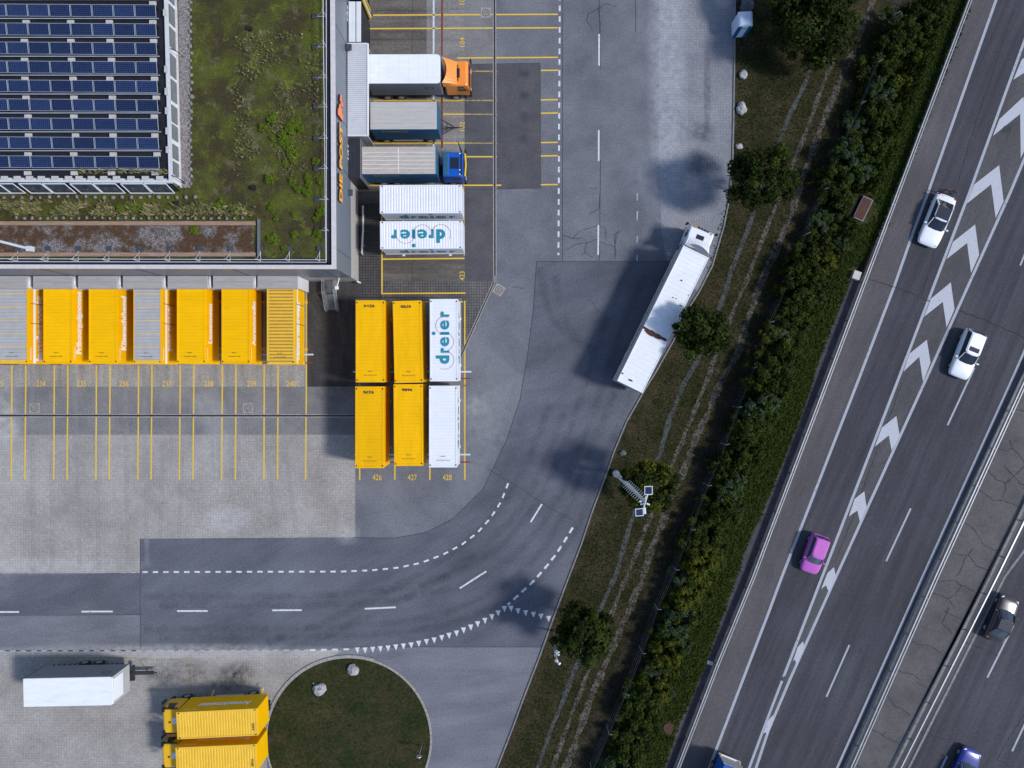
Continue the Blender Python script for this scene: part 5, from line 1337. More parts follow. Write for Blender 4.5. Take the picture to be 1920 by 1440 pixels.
tc = MB()
cabt = bpy.data.objects.new('tractor', None)
# tractor cab: built on its own mesh set, slightly turned
def turned(fn, piv, ang):
    before = set(t.children)
    fn()
    for o in t.children:
        if o not in before:
            o.location = Vector(piv) + Matrix.Rotation(ang, 3, 'Z') @ (Vector(o.location) - Vector(piv))
            o.rotation_euler = (0, 0, ang)
bpy.data.objects.remove(cabt)
turned(lambda: cab(t, L / 2 + 2.55, 2.1, 2.45, .9, 3.1, M['cab_white'], hatch=(L / 2 + 1.45, .0, .62, .72), deflector=.7), (L / 2 + .2, 0, 0), R(5))
m_ = MB()
for q in (-.5, -.2, .1, .4): m_.box(L / 2 + 2.28, L / 2 + 2.42, q + .1, q + .32, 3.0, 3.12)
m_.build('roof_lamp_bar', M['black'], t)
for q in (-.75, .85):
    m_ = MB(); m_.box(L / 2 + 2.2, L / 2 + 2.34, q, q + .14, 3.02, 3.16); m_.build('beacon', M['lamp_o'], t)
m_ = MB(); m_.box(L / 2 + .3, L / 2 + 2.3, 1.235, 1.25, 1.0, 2.1); m_.build('blue_side_panel', M['blue_cab'], t)
# white trailer lower left
t, L, wd = roofbox('box_trailer', 'white-roofed drawbar trailer alone on the lower left paving', 'trailer', [(44.5, 1325.5), (213, 1322), (211, 1269.3), (42.5, 1273)], Z1)
m_ = MB(); m_.box(-L / 2, L / 2 - .08, -wd / 2, wd / 2, 1.1, Z1 - .08); m_.build('cargo_box', M['grey_side'], t, bevel=.04)  # shaded walls are painted as dark grey
m_ = MB(); m_.prism([(-L / 2, -wd / 2 - .01), (L / 2 - .28, -wd / 2 - .01), (L / 2 - .06, -wd / 2 + .08), (L / 2, -wd / 2 + .25), (L / 2, wd / 2 - .25), (L / 2 - .06, wd / 2 - .08), (L / 2 - .28, wd / 2 + .01), (-L / 2, wd / 2 + .01)], Z1 - .12, Z1); m_.build('roof', M['white_tarp'], t, bevel=.03)
m_ = MB(); m_.box(L / 2 - .10, L / 2 - .06, -wd / 2 + .01, wd / 2 - .01, 1.15, Z1 - .13); m_.build('front_wall', M['grey_side_l'], t)  # sunlit end painted paler than the other walls
m_ = MB(); m_.box(L / 2 - .06, L / 2 - .02, -wd / 2 + .25, wd / 2 - .25, 2.3, Z1 - .25); m_.build('cooling_panel', M['white'], t, bevel=.02)
m_ = MB(); m_.box(-L / 2 - .02, -L / 2 + .02, -wd / 2 - .01, wd / 2 + .01, 1.1, Z1 - .12); m_.build('rear_door', M['black'], t)
m_ = MB(); m_.ring((0, 0, 0), .22, .28)
for v_i in range(len(m_.v)): a_, b_, c_ = m_.v[v_i]; m_.v[v_i] = (L / 2 - 1.2 + a_ * 1.5, wd / 2 + .012, 2.9 + b_)
m_.build('side_emblem', M['black'], t)
for x_ in (-.6, .75):
    for s_ in (-1, 1): wheel(t, x_, s_ * (wd / 2 - .15), .48, .3, s_)
m_ = MB()
for q in range(14): m_.box(-L / 2 + .8 + q * .5, -L / 2 + .92 + q * .5, wd / 2 - .02, wd / 2 + .05, .95, 1.12)
m_.box(-L / 2, L / 2, -.4, .4, .65, 1.08); m_.build('chassis', M['dark'], t)
m_ = MB(); m_.box(L / 2 - .2, L / 2 + 2.0, -.06 + .15, .28 + .12, .68, .82); m_.box(L / 2 + .02, L / 2 + .2, -.45, 1.0, .66, .86); m_.tube([(L / 2 + 2.0, .25, .75), (L / 2 + 2.3, .25, .75)], .05, 6); m_.build('drawbar', M['dark'], t)
m_ = MB(); c_ = (L / 2 + 2.05, .95)
m_.tube([(L / 2 + 1.6, .3, .8), (L / 2 + 1.55, .7, 1.2), (L / 2 + 1.8, 1.05, 1.5), (L / 2 + 2.1, 1.1, 1.5), (L / 2 + 2.2, .85, 1.35), (L / 2 + 2.05, .7, 1.2)], .035, 5); m_.tube([(L / 2 + 2.0, 1.1, 1.5), (L / 2 + 2.5, 1.05, 1.4)], .03, 5); m_.build('brake_hose', M['black'], t)
# yellow trucks
def ytruck(pts, lab, word, num, seed):
    t, L, wd = roofbox('container_truck', lab, 'truck', pts, 3.95, group='yellow swap body trucks beside the lawn circle')
    # local +x points west (front)
    box_body(t, L, wd, 1.15, 3.95, M['yellow3'], M['yellow3'], .245, .035, frac=.5, side=M['yellow2'])
    s_ = MB(); text(s_, word, (-L / 2 + 1.0, -wd / 2 - .015, 2.35), (1, 0, 0), (0, 0, 1), width=4.9, height=.72, bold=.03); text(s_, 'POSTLOGISTICS', (L / 2 - 1.7, -wd / 2 - .015, 3.45), (1, 0, 0), (0, 0, 1), width=1.2, height=.12, bold=.02); s_.build('lettering', M['letter_w'], t)
    s_ = MB(); text(s_, num, (-L / 2 + .28, .75, 3.965), (0, -1, 0), (1, 0, 0), width=.65, height=.24, bold=.01); s_.build('roof_number', M['letter_k'], t)
    s_ = MB(); s_.box(-L / 2 - .03, -L / 2 - .005, -wd / 2 + .02, wd / 2 - .02, 1.2, 3.9); s_.build('rear_door', M['yellow'], t)
    truck_under(t, -L / 2, L / 2 + 1.8, (-L / 2 + 1.6, L / 2 + .6), wd, tank=False)
    cab(t, L / 2 + 1.98, 1.68, 2.36, .85, 2.95, M['cab_yellow'], hatch=(L / 2 + .62, 0, .5, .55), hatch_m=M['toilet_w'])
    s_ = MB(); s_.box(L / 2 + .35, L / 2 + 1.8, -1.19, -1.12, 2.86, 2.99); s_.box(L / 2 + .35, L / 2 + 1.8, 1.12, 1.19, 2.86, 2.99); s_.box(L / 2 + 1.55, L / 2 + 1.82, -1.2, -.85, 2.7, 2.97); s_.box(L / 2 + 1.55, L / 2 + 1.82, .85, 1.2, 2.7, 2.97); s_.build('roof_trim', M['black'], t)
    s_ = MB(); s_.tube([(L / 2 + 1.1, .1, 2.95), (L / 2 + 1.1, .1, 3.03)], .09, 10); s_.build('roof_beacon', M['rust'], t)
    for x_ in (-L / 2 + .7, L / 2 - 1.9):
        s_ = MB(); s_.tube([(x_, -wd / 2, 1.0), (x_ - .2, -wd / 2 - .5, .75)], .05, 5); s_.build('folded_leg', M['yellow'], t)
    s_ = MB(); s_.tube([(-1.2, -wd / 2 + .3, .7), (1.4, -wd / 2 + .3, .7)], .28, 12); s_.build('fuel_tank', M['steel'], t, smooth=False)
ytruck([(482, 1328.4), (330.8, 1336), (332, 1386.3), (483.5, 1379.2)], 'yellow truck lettered Arosackmesser, the upper of the two side by side', 'Arosackmesser', '3355', 1)
ytruck([(480.5, 1395.6), (329.5, 1402), (330.5, 1452.5), (482, 1446)], 'yellow truck lettered Bremgartenschere, cut by the bottom photo edge', 'Bremgartenschere', '5016', 2)

# ------------------------------------------------------------------ cars
def sect_body(t, L, Wd, stn, m, name='body'):
    g = MB(); rings = []
    for (u_, hwf, zt) in stn:
        x_ = u_ * L; hw = Wd / 2 * hwf; zb = .22 + (.12 if abs(u_) > .46 else 0)
        P = [(0, zb), (hw * .82, zb), (hw * .97, zb + .14), (hw, zb + .32), (hw * .985, zt - .16), (hw * .92, zt - .03), (hw * .62, zt + .015), (0, zt + .03)]
        ring = P + [(-a, b) for a, b in P[::-1][1:-1]]
        rings.append([(x_, a, b) for a, b in ring])
    n = len(rings[0]); vs = [v for r_ in rings for v in r_]
    fs = [tuple(range(n))[::-1]]
    for i in range(len(rings) - 1):
        for k in range(n): fs.append((i * n + k, i * n + (k + 1) % n, (i + 1) * n + (k + 1) % n, (i + 1) * n + k))
    fs.append(tuple(range((len(rings) - 1) * n, len(rings) * n)))
    g.add(vs, [f[::-1] for f in fs])
    return g.build(name, m, t, smooth=True, subsurf=2)

def car(lab, c, head, L, Wd, Ht, m, kind='sedan', group='cars on the motorway', glass=None, roofm=None, sunroof=None, tailm=None):
    x_, y_ = W(c[0], c[1], .7)
    t = thing('car', lab, 'car', (x_, y_, .055), head, group)
    bh = .92 if Ht < 1.5 else 1.0
    hd = bh - .06
    if kind == 'hatch': stn = [(-.5, .78, .66), (-.485, .9, .85), (-.42, .97, bh), (-.2, 1, bh), (.1, 1, bh), (.24, .99, hd), (.38, .97, hd - .06), (.46, .88, hd - .16), (.5, .70, hd - .32)]
    else: stn = [(-.5, .82, .62), (-.48, .92, .80), (-.42, .96, bh - .02), (-.25, 1, bh), (.05, 1, bh), (.2, .99, hd), (.36, .98, hd - .06), (.46, .92, hd - .16), (.5, .80, hd - .34)]
    sect_body(t, L, Wd, stn, m)
    # greenhouse
    if kind == 'sedan': xb = (-.36, -.22, .03, .19)
    elif kind == 'hatch': xb = (-.47, -.42, .06, .22)
    else: xb = (-.47, -.41, .02, .19)
    wb, wt = Wd / 2 * .84, Wd / 2 * .66
    xs0, xs1, xs2, xs3 = [q * L for q in xb]
    def loop(sc, z, x0, x3, hw): return [(x0, -hw * .86, z), (x0 + .12, -hw, z), (x3 - .25, -hw, z), (x3, -hw * .72, z), (x3 + .06, 0, z), (x3, hw * .72, z), (x3 - .25, hw, z), (x0 + .12, hw, z), (x0, hw * .86, z), (x0 - .04, 0, z)]
    A = loop(1, bh - .03, xs0, xs3, wb); B = loop(1, Ht - .06, xs1, xs2, wt + .02)
    g = MB(); n = len(A); g.add(A + B, [tuple(range(n, 2 * n))] + [(i, (i + 1) % n, n + (i + 1) % n, n + i) for i in range(n)])
    g.build('glasshouse', glass or M['glass'], t, smooth=False, bevel=.03)
    C0 = loop(1, Ht - .07, xs1 - .02, xs2 + .02, wt + .05); C1 = loop(1, Ht, xs1 + .10, xs2 - .10, wt - .08)
    g = MB(); g.add(C0 + C1, [tuple(range(n, 2 * n)), tuple(range(n))[::-1]] + [(i, (i + 1) % n, n + (i + 1) % n, n + i) for i in range(n)])
    g.build('roof', roofm or m, t, smooth=False, bevel=.025)
    g = MB()
    for s_ in (-1, 1):
        g.tube([(xs3 - .12, s_ * wb * .90, bh - .02), (xs2 - .02, s_ * (wt + .0), Ht - .05)], .045, 5)
        g.tube([(xs0 + .1, s_ * wb * .93, bh - .02), (xs1 + .06, s_ * wt * .98, Ht - .05)], .08, 5)
    g.build('pillar', m, t)
    if sunroof:
        g = MB(); q = sunroof; g.box(q[0] * L, q[1] * L, -wt * q[2], wt * q[2], Ht - .02, Ht + .012); g.build('sunroof', M['glass'], t, bevel=.01)
    for s_ in (-1, 1):
        g = MB(); g.obox((xs3 - .28, s_ * (Wd / 2 + .02), bh + .02), (.13, .26, .12)); g.build('mirror', m, t, bevel=.03)
        g = MB(); g.obox((L / 2 - .34, s_ * Wd * .35, .66), (.26, .26, .10), s_ * -.5); g.build('headlight', M['lamp_w'], t, bevel=.03)
        g = MB(); g.obox((-L / 2 + .20, s_ * Wd * .38, .80), (.16, .24, .12), s_ * .4); g.build('tail_light', M['lamp_r'], t, bevel=.03)
        for x_ in (-.31 * L, .31 * L): wheel(t, x_, s_ * (Wd / 2 - .16), .33, .22, s_)
    g = MB(); g.box(L * .36, L * .49, -Wd * .33, Wd * .33, .30, .46); g.build('grille', M['black'], t, bevel=.02)
    return t
c1 = car('white saloon with black glass roof and bicycles on its tail', (1757, 413), math.atan2(-90, -36), 5.15, 2.12, 1.42, M['cab_white'], 'sedan', sunroof=(-.22, .01, .93))
car('white estate car with small dark sunroof left of the lane dashes', (1813, 664), math.atan2(-84, -33), 4.75, 2.06, 1.50, M['cab_white'], 'estate', sunroof=(-.13, -.04, .72))
car('small bright purple hatchback beside the narrowing chevrons', (1527.5, 1038.5), math.atan2(-66, -23), 3.8, 1.86, 1.50, M['purple'], 'hatch', glass=M['glass_b'])
car('black saloon heading up the far carriageway', (1879, 1160), math.atan2(78, 33), 4.55, 2.05, 1.42, M['carblack'], 'sedan', sunroof=(-.2, .0, .95))
car('dark blue car cut by the bottom edge on the far carriageway', (1807, 1446), math.atan2(78, 36), 4.55, 2.05, 1.42, M['carblue'], 'sedan', sunroof=(-.2, .0, .95))
# bicycles behind the white saloon
def bike(px, py, ang, m, lab):
    x_, y_ = W(px, py, .9); t = thing('bicycle', lab, 'bicycle', (x_, y_, .45), ang, group='bicycles on the rear carrier')
    for s_ in (-.5, .5):
        g = MB(); K = 18; g.tube([(s_ + .32 * math.cos(2 * PI * k / K), 0, .35 + .32 * math.sin(2 * PI * k / K)) for k in range(K + 1)], .025, 5, False); g.build('wheel', M['tyre'], t)
    g = MB(); g.tube([(-.5, 0, .35), (-.1, 0, .35), (-.2, 0, .85), (-.5, 0, .35)], .025, 5); g.tube([(-.1, 0, .35), (.38, 0, .82), (-.18, 0, .78)], .028, 5); g.tube([(.5, 0, .35), (.36, 0, .92)], .025, 5); g.build('bike_frame', m, t)
    g = MB(); g.tube([(.36, -.28, .98), (.34, 0, .95), (.36, .28, .98)], .02, 5); g.build('handlebar', M['black'], t)
    g = MB(); g.obox((-.22, 0, .92), (.26, .13, .05)); g.build('saddle', M['black'], t)
bike(1778, 358, R(-10), M['red'], 'red bicycle carried behind the white saloon')
bike(1772, 363, R(-14), M['dark'], 'dark bicycle carried behind the white saloon')
# small lorry at the bottom
h_ = math.atan2(-(1440 - 1200), -(1329 - 1418 + 200))
a0 = Vector(W(1348, 1414, 1.0)); a1 = Vector(W(1388, 1430.5, 1.0))
d_ = (a1 - a0).normalized(); fw = Vector((d_.y, -d_.x)); mid = (a0 + a1) / 2; LW = (a1 - a0).length
t = thing('small_lorry', 'small lorry with blue tarpaulin entering at the bottom photo edge', 'lorry', (mid.x + fw.x * 3, mid.y + fw.y * 3, .055), math.atan2(fw.y, fw.x))
m_ = MB(); m_.box(-2.95, 2.5, -LW / 2, LW / 2, .95, 2.7); m_.build('tarpaulin', M['bluebox'], t, bevel=.04)
m_ = MB(); m_.box(-3.0, -2.96, -LW / 2 + .03, LW / 2 - .03, .95, 2.45); m_.build('tailgate', M['grey_side_l'], t)
m_ = MB(); m_.box(-3.1, -2.98, -LW / 2 - .02, LW / 2 + .02, .82, .95); m_.build('rear_bar', M['white'], t)
for s_ in (-1, 1):
    m_ = MB(); m_.obox((-3.05, s_ * (LW / 2 - .12), 1.1), (.1, .16, .16)); m_.build('tail_lamp', M['lamp_o'], t)
    for x_ in (-1.6, 3.2): wheel(t, x_, s_ * (LW / 2 - .15), .4, .25, s_)
m_ = MB(); m_.box(-2.9, 3.6, -.35, .35, .5, .85); m_.build('chassis', M['dark'], t)
cab(t, 4.4, 1.7, LW, .6, 2.2, M['cab_white'])

# ------------------------------------------------------------------ guardrails
def guardrail(name, lab, pts, z=.72, wd=.11, second=None, every=3.9, post_m=None, m=None):
    P = [Vector((*p, z)) for p in WP(pts, z)]
    mid = P[len(P) // 2]
    t = thing(name, lab, 'guardrail', (mid.x, mid.y, .05), group='motorway guardrails')
    def beam(o_, z0, z1, w_, nm):
        g = MB(); Q = []
        for i, p in enumerate(P):
            a = P[max(i - 1, 0)]; b = P[min(i + 1, len(P) - 1)]; tt_ = (b - a).normalized(); Q.append(p + Vector((tt_.y, -tt_.x, 0)) * -o_)
        kerb_strip(g, [(q.x, q.y) for q in Q], w_, z0, z1)
        g.build(nm, m or M['rail_steel'], t, world=True); return Q
    Q = beam(0, .45, z, wd, 'beam')
    if second is not None: beam(second, .42, z - .06, wd * .75, 'beam')
    acc = 0; nxt = 0; k = 0
    for i in range(len(P) - 1):
        L = (P[i + 1] - P[i]).length
        while nxt < acc + L and k < 60:
            q = P[i] + (P[i + 1] - P[i]) * ((nxt - acc) / L)
            if abs(q.x) < 60 and abs(q.y) < 42:
                off_ = Vector(((P[i + 1] - P[i]).y, -(P[i + 1] - P[i]).x, 0)).normalized() * (-(second or .12) * .5)
                g = MB(); g.obox((q.x + off_.x, q.y + off_.y, .38), (.09, .09, .66)); g.build('post', M['steel_d'], t, world=True); k += 1
            nxt += every
        acc += L
    return t
guardrail('guardrail', 'pale double guardrail along the hedge side of the motorway', [(2010, -480), (1895, -200), (1814, 10), (1683, 360), (1547, 722), (1440, 1005), (1412, 1080), (1345, 1244), (1270, 1440), (1195, 1640)], second=.24)
guardrail('guardrail', 'pale guardrail on the left side of the cracked median', [(2090, 350), (1918, 722), (1755, 1080), (1596, 1440), (1507, 1640)], second=.30)
guardrail('guardrail', 'guardrail on the right side of the cracked median', [(2120, 560), (1920, 980), (1871, 1080), (1690, 1440), (1590, 1640)], second=.0001, m=M['steel'])
mb = MB(); mb.ribbon(WP([(2110, 370), (1920, 700), (1742, 1080), (1583, 1440), (1494, 1640)]), .34, .066); mb.build('median_kerb', M['kerb'], kind='structure')
mb = MB(); mb.ribbon(WP([(2090, 562), (1920, 952), (1854, 1092), (1671, 1440), (1570, 1640)]), .55, .068); mb.ribbon(WP([(2140, 580), (1920, 1032), (1884, 1080), (1703, 1440), (1600, 1640)]), .22, .068); mb.build('median_kerb', M['kerb'], kind='structure')
mb = MB(); mb.ribbon(WP([(2100, 562), (1920, 962), (1862, 1080), (1681, 1440), (1580, 1640)]), .30, .072); mb.build('median_slot', M['roofdark'], kind='structure')
# small items by the hedge
a = W(1619, 391, .3); t = thing('shaft_cover', 'rusty brown rectangular cover lying in the bank grass', 'cover', (a[0], a[1], 0), R(-26) )
g = MB(); g.box(-.52, .52, -1.15, 1.15, 0, .26); g.build('frame', M['steel_d'], t, bevel=.02)
g = MB(); g.box(-.44, .44, -1.06, 1.06, .26, .29); g.build('lid', M['rust'], t, bevel=.01)
a = W(1606, 516, .4); mb = MB(); mb.obox((a[0], a[1], .25), (.75, .82, .5), R(-20)); mb.build('utility_box', M['plaque'], bevel=.05, label='small pale utility box between bank grass and guardrail', cat='utility box')
a = W(1331.5, 1243, .1); mb = MB(); mb.obox((a[0], a[1], .09), (.55, .35, .08), R(-18)); mb.build('marker_plate', M['plaque'], bevel=.01, label='small white plate in the gutter lower down the motorway', cat='plate')
a = W(1253.5, 1365, .1); mb = MB(); mb.tube([(a[0], a[1], 0), (a[0], a[1], .14)], .5, 20); mb.build('round_cover', M['rust'], label='round rusty cover at the bottom end of the bank', cat='cover')
mb = MB(); a = W(1666, 420, .1); mb.obox((a[0], a[1], .1), (.3, .35, .12), R(-20)); mb.build('reflector_block', M['rust'], label='small brown block under the guardrail near the white saloon', cat='block')

# ------------------------------------------------------------------ rocks
def rock(px, py, r_, lab, m=None, seed=0, sq=.7):
    a = W(px, py, r_ * .5); mb = MB(); blob(mb, (a[0], a[1], r_ * .35), r_, seed, sq, 3)
    mb.build('boulder', m or M['rock'], smooth=False, label=lab, cat='boulder', group='boulders on the grass')
rock(1394, 140, .42, 'white boulder on the verge beside the east paving, second below the toilet', seed=3)
rock(1390, 203, .50, 'white pointed boulder on the verge, third below the toilet', seed=14)
rock(1386, 274, .34, 'small squarish white boulder just above the roundish tree', seed=23)
rock(1381, 299, .12, 'tiny white stone just above the roundish tree', seed=31)
rock(1401, 9, .68, 'dark grey boulder touching the toilet cabin at the top edge', M['rock_d'], seed=41)
rock(661, 1257, .55, 'white boulder at the top of the lawn circle', seed=52, sq=.9)
rock(598, 1293, .58, 'white grey boulder left of centre on the lawn circle', seed=61, sq=.9)
rock(588, 1281, .12, 'tiny white stone beside the lawn circle boulder', seed=71)
rock(1168, 849, .30, 'small flat grey stone in the verge above the camera mast', M['rock_d'], seed=81)

# ------------------------------------------------------------------ toilet cabin
a = W(1390.5, 62, 0); b = W(1398, 35, 2.3)
t = thing('toilet_cabin', 'white and blue portable toilet cabin on the verge', 'toilet cabin', (b[0], b[1], 0), R(2))
t.scale = (1.15, 1.15, 1.05)
g = MB(); g.box(-.55, .55, -.58, .58, .05, 2.12); g.build('wall', M['toilet_w'], t, bevel=.04)
g = MB(); g.frustum([(-.62, -.62), (.62, -.62), (.62, .62), (-.62, .62)], [(-.45, -.50), (.45, -.50), (.45, .50), (-.45, .50)], 2.1, 2.32); g.build('roof', M['toilet_w'], t, bevel=.07)
g = MB()
for q in (-.3, -.15, 0, .15, .3): g.box(q - .02, q + .02, -.42, .42, 2.32, 2.345)
g.build('roof_rib', M['toilet_w'], t)
for x0_, x1_ in ((-.56, -.22), (.26, .56)):
    g = MB(); g.box(x0_, x1_, -.60, -.582, .1, 2.08); g.build('blue_panel', M['toilet_b'], t)
g = MB(); g.box(-.22, .26, -.60, -.582, .1, 2.08); g.build('door', M['toilet_w'], t)
g = MB(); text(g, 'TOI', (-.16, -.606, 1.62), (1, 0, 0), (0, 0, 1), width=.36, height=.16, bold=.03); g.build('door_lettering', M['toilet_b'], t)

# ------------------------------------------------------------------ camera mast, lamp post, sign
bx_, by_ = W(1154, 887); HM = 15.3; tx, ty = W(1209, 940, HM)
t = thing('camera_mast', 'tall grey mast with climbing pegs, cameras and two small solar panels', 'mast', (bx_, by_, 0))
g = MB(); dx_, dy_ = tx - bx_, ty - by_
g.tube([(bx_, by_, 0), (bx_, by_, .5), (bx_ + dx_ * .03, by_ + dy_ * .03, .52), (tx, ty, HM)], [.34, .34, .21, .11], 12); g.build('pole', M['steel'], t, world=True, smooth=True)
g = MB()
for k in range(26):
    f_ = .30 + k * .026; z_ = HM * f_; x_ = bx_ + dx_ * f_; y_ = by_ + dy_ * f_; s_ = 1 if k % 2 else -1
    g.tube([(x_, y_, z_), (x_ + s_ * .32, y_ + s_ * .30, z_)], .02, 4)
g.build('climbing_peg', M['steel'], t, world=True)
g = MB(); ca_ = W(1215, 925, HM); cb_ = W(1207, 952, HM); g.tube([(ca_[0], ca_[1], HM), (cb_[0], cb_[1], HM)], .05, 6); g.build('cross_arm', M['steel_l'], t, world=True)
for px, py, rz, lx, ly in ((1216, 919.5, R(2), .60, .68), (1199, 960.5, R(5), .60, .60)):
    a = W(px, py, HM + .1)
    g = MB(); g.obox((a[0], a[1], HM + .1), (lx, ly, .05), rz, (R(12), 'X')); f = g.build('solar_panel', M['shelter_w'], t, world=True)
    g = MB(); g.obox((a[0], a[1], HM + .132), (lx * .82, ly * .82, .02), rz, (R(12), 'X')); f2 = g.build('cells', M['pv'], None, origin=False)
    for v in f2.data.vertices: v.co = v.co - t.location
    f2.parent = f
for px, py, rz in ((1202, 940, R(10)), (1204, 945, R(15)), (1211, 933, R(80)), (1215, 945, R(-20))):
    a = W(px, py, HM - .2); g = MB(); g.obox((a[0], a[1], HM - .2), (.26, .12, .12), rz); g.build('camera', M['shelter_w'], t, world=True, bevel=.02)
a = W(1208.5, 957, HM - .1); g = MB(); g.obox((a[0], a[1], HM - .1), (.16, .50, .3), R(5)); g.build('control_box', M['shelter_w'], t, world=True, bevel=.02)
bx_, by_ = W(1038.5, 1182); HM = 7.4; tx, ty = W(1044, 1241, HM)
t = thing('camera_pole', 'slim grey pole with round white dome cameras by the lower tree', 'pole', (bx_, by_, 0))
g = MB(); g.tube([(bx_, by_, 0), (tx, ty, HM)], [.09, .06], 8); g.build('pole', M['steel'], t, world=True, smooth=True)
for px, py, z_, r_ in ((1041.5, 1228, 5.9, .13), (1047, 1222, 5.9, .12), (1047, 1227.5, 6.2, .10), (1043, 1239, 7.2, .15), (1048.5, 1244, 7.3, .13)):
    a = W(px, py, z_); g = MB(); blob(g, (a[0], a[1], z_), r_, 1, 1, 2); g.build('dome_camera', M['shelter_w'], t, world=True, smooth=True)
g = MB(); p = [W(1047, 1222, 5.9), W(1041.5, 1228, 5.9)]; g.tube([(p[0][0], p[0][1], 5.9), (p[1][0], p[1][1], 5.9)], .04, 6); p = [W(1043, 1239, 7.2), W(1048.5, 1244, 7.3)]; g.tube([(p[0][0], p[0][1], 7.2), (p[1][0], p[1][1], 7.3)], .05, 6); g.build('bracket', M['steel_l'], t, world=True)
a = W(1042, 1220, 5.4); g = MB(); g.obox((a[0], a[1], 5.4), (.30, .42, .5), R(10)); g.build('junction_box', M['steel'], t, world=True, bevel=.04)
bx_, by_ = W(791.5, 1396); t = thing('road_sign', 'small round red-rimmed road sign on a post in the lawn circle', 'road sign', (bx_, by_, 0))
g = MB(); g.tube([(bx_, by_, 0), (bx_ - .03, by_ - .03, 2.35)], .035, 6); g.build('post', M['steel'], t, world=True)
g = MB(); g.tube([(bx_ - .03, by_ - .06, 2.0), (bx_ - .03, by_ - .09, 2.02)], .32, 24); 
for i_, v in enumerate(g.v): g.v[i_] = (v[0], v[1] + (v[2] - 2.0) * -.25, v[2])
f = g.build('sign_plate', M['lamp_r'], t, world=True)
g = MB(); g.tube([(bx_ - .03, by_ - .04, 2.0), (bx_ - .03, by_ - .105, 2.02)], .23, 20)
for i_, v in enumerate(g.v): g.v[i_] = (v[0], v[1] + (v[2] - 2.0) * -.25, v[2])
g.build('sign_face', M['shelter_w'], t, world=True)

# ------------------------------------------------------------------ boundary fence
FP = [(1690, -35), (1660, 45), (1627, 133), (1598, 208), (1563, 287), (1530, 365), (1497, 446), (1466, 529), (1432, 607), (1402, 690), (1374, 762), (1350, 830), (1318, 905), (1288, 985), (1259, 1058), (1226, 1130), (1198, 1210), (1168, 1285), (1137, 1357), (1106, 1428)]
fe = thing('wire_fence', 'thin grey wire fence between gravel track and motorway hedge', 'fence', (*W(1402, 690), 0))
for x_, y_ in FP:
    a = W(x_, y_); g = MB(); g.tube([(a[0], a[1], 0), (a[0], a[1], 2.0), (a[0] + .22, a[1] + .1, 2.25)], .035, 6); g.build('post', M['steel'], fe, world=True)
for z_ in (.3, .9, 1.5, 1.95):
    g = MB(); g.tube([(*W(x_, y_), z_) for x_, y_ in FP], .008, 3); g.build('wire', M['steel_d'], fe, world=True)

# ------------------------------------------------------------------ trees and shrubs
def crown_mesh(name, R_, hz, n, leaf, seed, mats, clumps=40, zc=0.0, flat=.0):
    r = random.Random(seed); g = MB()
    cl = []
    for k in range(clumps):
        a = r.uniform(0, 2 * PI); u_ = r.uniform(-.55, 1); rr = (r.uniform(.35, 1) ** .6) * (1 + .30 * mn.noise(Vector((math.cos(a) * 1.3, math.sin(a) * 1.3, seed * 3.7))))
        s_ = math.sqrt(max(0, 1 - u_ * u_))
        cl.append((math.cos(a) * s_ * R_ * rr * .88, math.sin(a) * s_ * R_ * rr * .88, zc + u_ * hz * rr * .85, r.uniform(.11, .27) * R_ * r.uniform(.8, 1.25), r.choice([0, 0, 0, 1])))
    for k in range(n):
        c = cl[r.randrange(clumps)]
        d = Vector((r.gauss(0, 1), r.gauss(0, 1), r.gauss(0, 1)))
        d = d.normalized() * c[3] * (r.random() ** .4) * r.choice([1, 1, 1, 1.35])
        p = Vector((c[0] + d.x, c[1] + d.y, c[2] + d.z * .85))
        nrm = (d.normalized() * .8 + Vector((r.uniform(-1, 1), r.uniform(-1, 1), r.uniform(0, 1.3)))).normalized()
        u_ = nrm.orthogonal().normalized(); v_ = nrm.cross(u_)
        an = r.uniform(0, PI); uu = u_ * math.cos(an) + v_ * math.sin(an); vv = nrm.cross(uu)
        s_ = leaf * r.uniform(.6, 1.3)
        g.cur = 1 if (c[4] and len(mats) > 1) else 0
        g.add([p - uu * s_, p + vv * s_ * .55, p + uu * s_, p - vv * s_ * .55], [(0, 1, 2, 3)])
    g.cur = 0
    o = g.build(name, mats, origin=False)
    return o
def make_tree(lab, px, py, R_, Ht, n, seed, mats, leaf=.17, group='verge trees', clumps=60):
    zc = Ht - R_ * .8
    a = W(px, py, zc + R_ * .3)
    t = thing('broadleaf_tree', lab, 'tree', (a[0], a[1], 0), group=group)
    c = crown_mesh('crown', R_, R_ * .95, int(n * .7), leaf, seed, mats, clumps, zc); c.parent = t
    g = MB(); g.tube([(0, 0, 0), (.05, 0, zc * .5), (-.05, .05, zc + R_ * .3)], [.20, .15, .05], 8)
    r = random.Random(seed)
    for k in range(7):
        an = k * .9 + r.random(); z_ = zc * .55 + k * .15
        g.tube([(0, 0, z_), (math.cos(an) * R_ * .35, math.sin(an) * R_ * .35, z_ + R_ * .35), (math.cos(an) * R_ * .7, math.sin(an) * R_ * .7, z_ + R_ * .55)], [.08, .05, .02], 5)
    g.build('trunk', M['bark'], t, smooth=True)
    return t
TM = [M['leaf_dark'], M['leaf_mid']]
make_tree('roundish dark tree at the right edge of the east paving', 1435, 325, 3.15, 8.0, 15000, 1, TM)
make_tree('dense dark tree beside the rust patch of the long white lorry', 1323, 620, 2.65, 7.4, 13000, 2, TM)
make_tree('tree with yellow-green tips beneath the tall camera mast', 1220, 914, 2.65, 7.6, 13000, 3, [M['leaf_dark'], M['leaf_yel']])
make_tree('dark tree beside the slim camera pole lower on the verge', 1095, 1192, 2.6, 7.2, 13000, 4, TM)
